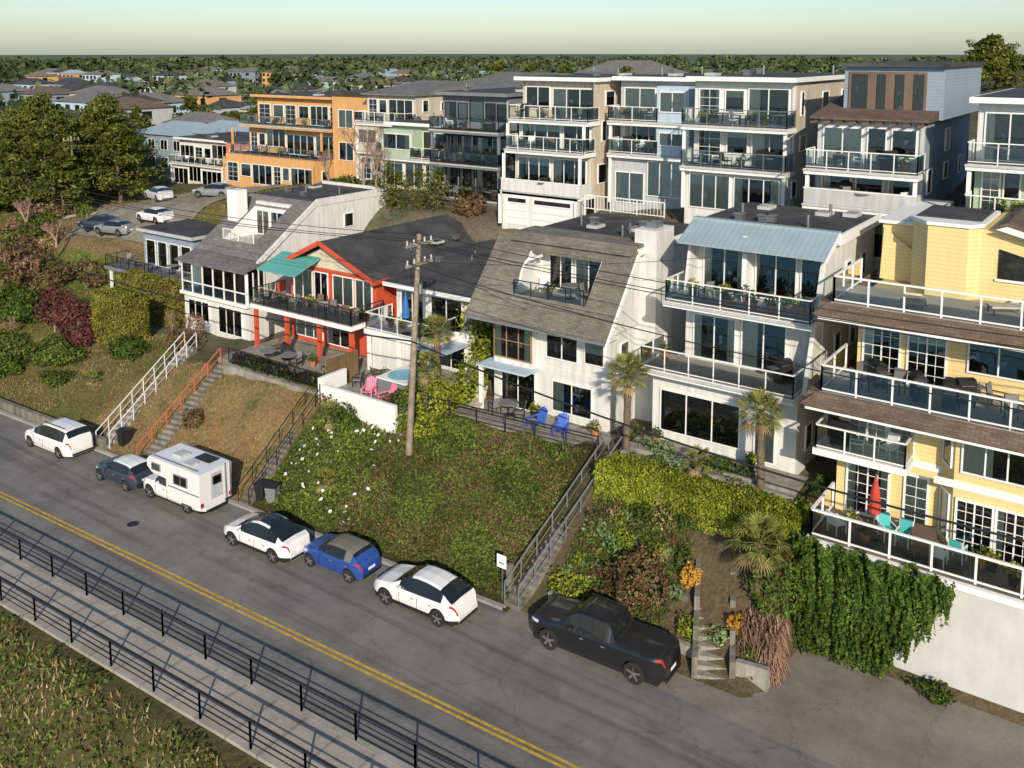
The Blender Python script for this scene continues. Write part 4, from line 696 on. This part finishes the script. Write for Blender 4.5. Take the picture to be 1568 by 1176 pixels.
boxfol('tall_hedge',-65.5,-61.2,37.2,39.2,2.2,6.3,'goldhedge',10000,.09,.06); boxfol('tall_hedge',-70,-62.2,42,43.6,2.4,6.1,'goldhedge',10000,.09,.06)
boxfol('clipped_hedge',-48.8,-40.5,37.0,37.5,4,4.75,'leaf',3500,.07,.05)
def cover(name,n,xa,xb,ya,yb,mat,size,cond=None,up=.1,hv=.1,asp=.5):
    x=rng.uniform(xa,xb,n); y=rng.uniform(ya,yb,n)
    if cond is not None: k=cond(x,y); x=x[k];y=y[k]
    z=terr(x,y)+up+hv*(np.sin(x*2.1)+np.sin(y*2.7+x))*.5+rng.uniform(-.05,.08,len(x)); P=np.stack([x,y,z],1); N=np.tile((0,-.3,1.),(len(x),1)); quads(name,leafV(P,N,size,asp),mat)
k0=lambda x,y:(y>30.75+yr(x))
nz=lambda x,y:np.sin(x*.7+1)+np.sin(y*.9+x*.4)+.6*np.sin(x*2.1-y*1.7)
cover('ground_cover',46000,-39,-22.8,30.4,38.2,'cover_leaf',.085,lambda x,y:k0(x,y)&~((x<-33.5)&(y>36)),.12,.14)
cover('ground_cover_dead_leaves',14000,-34,-22.8,30.4,38,'brown_leaf',.08,lambda x,y:k0(x,y)&(np.sin(x*1.3)+np.sin(y*1.9+x*.5)>-.4),.18,.14)
cover('ground_cover_light_leaves',6000,-39,-32,30.4,37,'greengrass',.08,lambda x,y:k0(x,y)&~((x<-33.5)&(y>36))&(nz(x*2,y*2)>0),.2,.14)
cover('white_blossoms',75,-38.5,-32.5,31,36,'flower',.13,k0,.36,.1,.8)
cover('garden_ground_cover',12000,-21,-11.8,32,38,'ivy_leaf',.08,lambda x,y:~((x>-15.8)&(x<-12.2)&(y<36)),.12,.16); cover('garden_dead_leaves',3500,-21,-11.8,32,38,'brown_leaf',.07,lambda x,y:~((x>-15.4)&(x<-12.6)&(y<35.6)),.12,.14)
def blades(name,n,xa,xb,ya,yb,mat,h,cond):
    x=rng.uniform(xa,xb,n); y=rng.uniform(ya,yb,n); k=cond(x,y); x=x[k];y=y[k]; n=len(x); z=terr(x,y); th=rng.uniform(0,6.28,n); w=h*.16; hh=h*rng.uniform(.5,1.2,n); lx=rng.normal(0,h*.4,n);ly=rng.normal(0,h*.4,n)
    dx=np.cos(th)*w;dy=np.sin(th)*w
    V=np.stack([np.stack([x-dx,y-dy,z],1),np.stack([x+dx,y+dy,z],1),np.stack([x+lx+dx*.2,y+ly+dy*.2,z+hh],1),np.stack([x+lx-dx*.2,y+ly-dy*.2,z+hh],1)],1); quads(name,V,mat)
blades('dry_grass',26000,-80,-39.8,30.2,41,'drygrass',.14,lambda x,y:k0(x,y)&(y<37+(x<-56)*3)&(nz(x,y)>-.5)); blades('grass',20000,-80,-39.8,30.2,42,'greengrass',.14,lambda x,y:k0(x,y)&(y<37+(x<-56)*4)&(nz(x,y)<0))
blades('grass',20000,-125,-68,38,64,'greengrass',.2,lambda x,y:nz(x,y)<.2); blades('dry_grass',20000,-125,-68,40,68,'drygrass',.22,lambda x,y:nz(x,y)>-.5)
blades('dry_grass',14000,-70,-20,8,18,'drygrass',.25,lambda x,y:(y<18+yr(x)-.2)); cover('seaside_scrub',26000,-75,-22,8,18,'cover_leaf',.1,lambda x,y:(y<18+yr(x)-.2)&(nz(x,y)>-1.2),.25,.35)
n=17000; x=rng.uniform(-11.7,-5.6,n); lim=np.interp(x,[-11.7,-11.2,-9.5,-8,-7,-6,-5.6],[.1,.1,.1,.4,1.8,3.4,4.2])+.35*np.sin(x*9)+.3*np.sin(x*23); z=rng.uniform(0,4.8,n); k=(z>lim); x=x[k];z=z[k]
y=35.75-.22*(np.sin(x*3+1)+np.sin(x*7+z)+.8)*np.clip(z/4,.3,1)-rng.uniform(0,.15,len(x)); P=np.stack([x,y,z],1); quads('ivy',leafV(P,np.tile((0,-1,.5),(len(x),1)),.09),'ivy_leaf')
boxfol('ivy_mound',-12.6,-11.2,33.9,37,2.0,4.4,'ivy_leaf',3500,.09,.15)
V=[]
for i in range(130):
    x=R(-11.4,-5.8); zt=4.6; zz=max(.2,float(np.interp(x,[-11.4,-8,-7,-5.8],[.2,.6,2,3.6]))+R(-.5,.4)); m_=int((zt-zz)/.09)
    if m_>0: zs_=np.linspace(zz,zt,m_); P=np.stack([x+.06*np.sin(zs_*4+i),35.4-.12*np.sin(zs_*2+i)-R(0,.25)+zs_*0,zs_],1); V.append(leafV(P,np.tile((0,-1,.4),(m_,1)),.085))
quads('hanging_ivy',np.concatenate(V),'leaf')
def tree(name,x,y,h,r,mat='cedar_leaf',n=3500,size=.28,flat=.45,base=.25,conic=.6,z=None,lm='bark'):
    z=tz(x,y) if z is None else z; g=G(name,(x,y,z),world=True); pts=[Vector((x,y,z-.3))]
    for i in range(1,7): pts.append(Vector((x+R(-.25,.25)*i*.3,y+R(-.25,.25)*i*.3,z+h*.92*i/6)))
    for i in range(6): g.cyl('trunk',lm,pts[i],pts[i+1],h*.028*(1-i/7),h*.028*(1-(i+1)/7),n=8)
    V=[]; K=int(16+h*1.6)
    for i in range(K):
        t=base+(1-base)*(i+R(0,1))/K; f=t*6; j=min(int(f),5); o=pts[j].lerp(pts[j+1],f-j); rr=r*((1-t)*conic+ (1-conic)*math.sin(math.pi*min(1,t*.85+.12)))*R(.65,1.2)+.25
        an=i*2.4+R(-.5,.5); e=o+Vector((math.cos(an)*rr,math.sin(an)*rr,rr*R(-.05,.35))); g.cyl('limbs',lm,o,e,h*.008,h*.003,n=5)
        for q,kk in((.55,.3),(.8,.35),(1.0,.35)):
            c=o.lerp(e,q); m_=max(8,int(n/K*kk)); cr=rr*R(.28,.42)+.3; P,N=ell(m_,(c.x,c.y,c.z+.1),(cr,cr,cr*flat),.1); N=N*.5+np.array((0,0,.6)); V.append(leafV(P,N,size,.45))
    P,N=ell(max(8,n//25),(pts[6].x,pts[6].y,pts[6].z),(r*.2,r*.2,h*.07),.1); V.append(leafV(P,N,size,.45)); e=g.done(); quads('foliage',np.concatenate(V),mat,e,g.loc)
for x,y,h,r in[(-112,60,12.5,6.5),(-118,70,13,7),(-121,61,12,7),(-127,67,14,7.5),(-124,54,8,5.5),(-133,60,12,7),(-128,76,13,7),(-134,80,13,7),(-140,72,13,8),(-128,47,6,5),(-145,60,11,7),(-137,50,9,6),(-114,65,11,5),(-124,73,11,6),(-137,66,10,6),(-117,55,6,4),(-108,66,10,4.5),(-107,58,7.5,3.5)]: tree('cedar_tree',x,y,h,r,n=5000,size=.27,base=.14)
V=[]
for i in range(900):
    a=R(.1,1.35); d=R(190,1500); x=-math.sin(a)*d; y=math.cos(a)*d
    if y<75: continue
    z=tz(x,y); rr=R(3,6)*(1+d/700); hh=min(R(6,13),max(2.5,20.5-z)); P,N=ell(110,(x,y,z+hh*.5),(rr,rr,hh*.5),.4); P[:,2]=np.minimum(P[:,2],23); V.append(leafV(P,N,.45+d/450,.7))
quads('distant_trees',np.concatenate(V),'far_leaf')
for i in range(34):
    x=R(-160,-6); y=R(92,140); tree('background_tree',x,y,R(6,11) if x<-60 else R(4,6),R(3,5),n=2600,size=.28,base=.12,conic=.4)
for x,y,h in((-53.5,56.5,3.6),(-51.8,56.2,3.2),(-50,57,3.4),(-48.4,57,3.4)): tree('columnar_conifer',x,y,h,.6,n=900,size=.12,flat=1.2,base=.02,conic=.3)
def bare(name,x,y,h,mat='barepale',depth=5,spread=.55,r0=.16):
    z=tz(x,y); g=G(name,(x,y,z),world=True)
    def br(p,d,l,r,k):
        e=p+d*l; g.cyl('branches',mat,p,e,r,r*.62,n=5 if k>2 else 3)
        if k==0: return
        for i in range(3 if k>1 else 4):
            q=(d+Vector((R(-1,1),R(-1,1),R(-.3,.7)))*spread).normalized(); br(p.lerp(e,R(.55,1)),q,l*R(.62,.82),r*.58,k-1)
    br(Vector((x,y,z-.2)),Vector((0,0,1)),h*.3,r0,depth); g.done()
bare('bare_tree',-60.5,61,8,depth=6); bare('bare_tree',-57.5,59.5,6,depth=6); bare('bare_tree',-64,60,5); bare('bare_shrub',-71.5,37.5,3.2,'barepale',5,.9,.1); bare('bare_shrub',-67,36.6,2.6,'barepale',5,.9,.1); bare('bare_shrub',-46,31.4,1.6,'barepale',4,.9,.04)
bare('bare_shrub',-60.5,40.5,2.6,'barepale',5,.7,.05); bare('bare_shrub',-34,33.5,1.6,'bark',4,.9,.04); bare('bare_tree',-94,50,4); bare('bare_tree',-104,52,5); bare('bare_shrub',-75,36,2.6,'barepale',5,.9,.08)
def palm(name,x,y,z,h,r=1.0,nf=34):
    g=G(name,(x,y,z),world=True); p=Vector((x,y,z-.2)); lean=Vector((R(-.15,.15),R(-.1,.1),0))
    for i in range(10):
        q=Vector((x,y,z))+lean*(i+1)/10+Vector((0,0,h*(i+1)/10)); g.cyl('trunk','bark',p,q,.17+.03*(i%2),.15+.02*(i/10)+.03*((i+1)%2),n=10); p=q
    for i in range(nf):
        t=i/nf; el=1.25-2.0*t+R(-.15,.15); an=i*2.4; d=Vector((math.cos(an)*math.cos(el),math.sin(an)*math.cos(el),math.sin(el))); L=r*R(.5,.65); c=p+d*L; g.beam('fronds','palm_leaf',p,c,.03,.02)
        s=d.cross(Vector((0,0,1))); s=s.normalized() if s.length>.1 else Vector((1,0,0)); u=s.cross(d).normalized()
        for k in range(13):
            a=(k-6)/6*1.35; dd=(d*math.cos(a)+s*math.sin(a)); fl=r*R(.5,.62)*(1-.15*abs(a)); w=dd.cross(u).normalized()*.03; e=c+dd*fl-Vector((0,0,.12*fl+abs(a)*.05)); mdl=c+dd*fl*.5+Vector((0,0,.02))
            mt='palm_leaf' if t<.8 else 'drygrass'; g.face('fronds',mt,[c,mdl-w,e,mdl+w])
    g.done()
palm('palm_tree',-20.8,38.4,tz(-20.8,38.4),4.0,1.15); palm('palm_tree',-14.0,38.2,tz(-14,38.2),3.6,1.15); palm('palm_tree',-12.6,34.4,1.9,2.7,1.25); palm('palm_tree',-33.6,39.6,4.2,4.0,1.15); palm('palm_tree',-33.2,37.9,4.1,2.6,1.0); palm('palm_tree',-16.9,37.9,4.6,.9,.8,18)
palm('palm_tree',-35.5,32.6,tz(-35.5,32.6),.4,.8,18); palm('palm_tree',-59.6,33.5,tz(-59.6,33.5),.5,.7,14); palm('palm_tree',-38,35.3,tz(-38,35.3),.4,.9,20)
tree('bamboo_clump',-33,44.2,6.6,1.7,'hedge_leaf',5000,.16,1.2,.1,.2,z=4.3); 
for x,y,z,a,b,c,m_,s in[(-33,38.2,4,1.6,1.4,1.3,'hedge_leaf',.1),(-31.9,40.3,4.2,.9,1.2,1.6,'hedge_leaf',.1),(-34,36.8,3.6,1.3,.9,1.0,'leaf',.1),(-32.3,36.5,3.4,1.4,1.0,.7,'hedge_leaf',.1),(-30.4,35.8,3.2,1.2,.9,.6,'cover_leaf',.1),(-17.3,33.1,1.2,1.5,1.3,1.1,'brown_leaf',.09),(-20.3,32.6,.4,1.0,.8,.7,'hedge_leaf',.09),(-14.7,32.6,.6,.5,.5,.6,'hedge_leaf',.08),
  (-38.8,36.2,3.6,.9,.7,.6,'brown_leaf',.1),(-36.8,35.2,3.2,1.0,.7,.8,'leaf',.1),(-24,37.8,3.9,1.0,.6,.4,'cover_leaf',.09),(-60,36.5,2.6,1.6,1.2,.8,'leaf',.1),(-66,34.5,1.6,2.5,1.5,.9,'cover_leaf',.12),(-72,33.5,1,3,2,1,'cover_leaf',.12),(-56.5,38.5,3.1,1.1,.9,.9,'brown_leaf',.1),(-47.5,33,1.5,.8,.7,.6,'brown_leaf',.09),(-78,38,2,3,2,1.5,'leaf',.15),
  (-21.2,39.6,4.7,.6,.6,.7,'leaf',.08),(-19.2,38.9,4.9,.9,.4,.45,'agave',.1),(-16,38.9,4.9,1.2,.4,.4,'leaf',.09),(-13.6,33,.7,.5,.5,.4,'agave',.1),(-58,40.8,3.1,.8,.6,1.1,'pinkdry',.09),(-12,40,4.6,.4,.9,.5,'leaf',.08),(-62,60,11,2,1.5,1,'leaf',.15),(-45,57,11.3,1.6,1,1,'brown_leaf',.15),(-6,35.4,.1,.7,.4,.4,'leaf',.09),(-69,32.5,.6,2,1.2,.8,'leaf',.12),(-63,33,.8,1.4,.9,.6,'leaf',.1),(-19,34.6,1.7,1.2,.7,.6,'ivy_leaf',.09),(-16.5,36,2.9,1.3,.5,.5,'leaf',.09),(-20.4,35,2,.7,.6,.6,'agave',.1),
  (-71,38.3,2.6,3.2,1.6,1.2,'maroon_leaf',.13),(-66.8,36.8,2.2,2,1.2,.9,'maroon_leaf',.12),(-75.5,39.5,2.5,2.2,1.5,1.2,'maroon_leaf',.13)]:
    bush('garden_shrub',x,y,z,a,b,c,m_,size=s)
for i in range(95):
    x=R(-20.8,-11.8); y=R(32.3,38.2); 
    if -15.8<x<-12.4 and y<36: continue
    s=R(.6,1.3); bush('garden_plant',x,y,tz(x,y),R(.25,.55)*s,R(.25,.45)*s,R(.2,.45)*s,random.choice(['leaf','agave','hedge_leaf','brown_leaf','cover_leaf','drygrass','palm_leaf']),n=150,size=.08)
for i in range(70):
    x=R(-122,-78); y=R(42,56)
    if x>-92 and y>48: continue
    bush('hillside_shrub',x,y,tz(x,y),R(.8,2.4),R(.8,1.8),R(.5,1.3),random.choice(['leaf','brown_leaf','brown_leaf','pinkdry','cover_leaf','drygrass']),n=420,size=.17)
for x,y,z,s in((-15.4,34.2,2.0,.42),(-12.9,33.2,1.4,.35),(-12.9,36.2,3.0,.3)): bush('orange_shrub',x,y,z,s,s,s*1.1,'orange_leaf',n=500,size=.07)
V=[]
for i in range(2600):
    x,y=-11.9+R(-.8,.8),33.4+R(-.7,.7); a=R(0,6.28); l=R(.5,1.0); z0=R(.2,2.2); P0=np.array((x,y,z0)); d=np.array((math.cos(a)*.5,math.sin(a)*.5,-.7))*l; w=np.array((-math.sin(a),math.cos(a),0))*.02; V.append([P0-w,P0+w,P0+d*.9+w*.3,P0+d*.9-w*.3])
quads('dry_fountain_shrub',np.array(V),'pinkdry',loc=(-11.9,33.4,0))
# ---------------------------------------------------------------- light, sky, camera
az=Vector((.64,-.77)).normalized(); el=math.radians(25)
w=bpy.data.worlds.new('World'); S.world=w; w.use_nodes=True; nt=w.node_tree; bg=nt.nodes['Background']; sk=_n(nt,'ShaderNodeTexSky',sky_type='NISHITA',sun_disc=False,sun_elevation=el,sun_rotation=math.atan2(az.x,az.y)); sk.dust_density=.8; sk.ozone_density=3; nt.links.new(sk.outputs[0],bg.inputs[0]); bg.inputs[1].default_value=.13
ld=bpy.data.lights.new('sun','SUN'); ld.energy=5; ld.angle=math.radians(.5); ld.color=(1,.89,.73); lo=bpy.data.objects.new('sun',ld); S.collection.objects.link(lo)
dv=-Vector((az.x*math.cos(el),az.y*math.cos(el),math.sin(el))); lo.rotation_euler=dv.to_track_quat('-Z','Y').to_euler(); lo.location=(0,0,60)
cd=bpy.data.cameras.new('camera'); co=bpy.data.objects.new('camera',cd); S.collection.objects.link(co); S.camera=co
cd.sensor_width=36; cd.lens=36*1437/1568; cd.shift_y=-(588-256)/1568; cd.clip_end=12000; cd.clip_start=.5
co.location=(0,0,24); co.rotation_euler=(math.radians(90-7),0,math.radians(35.7))
S.view_settings.view_transform='Standard'; S.view_settings.look='None'; S.view_settings.exposure=0
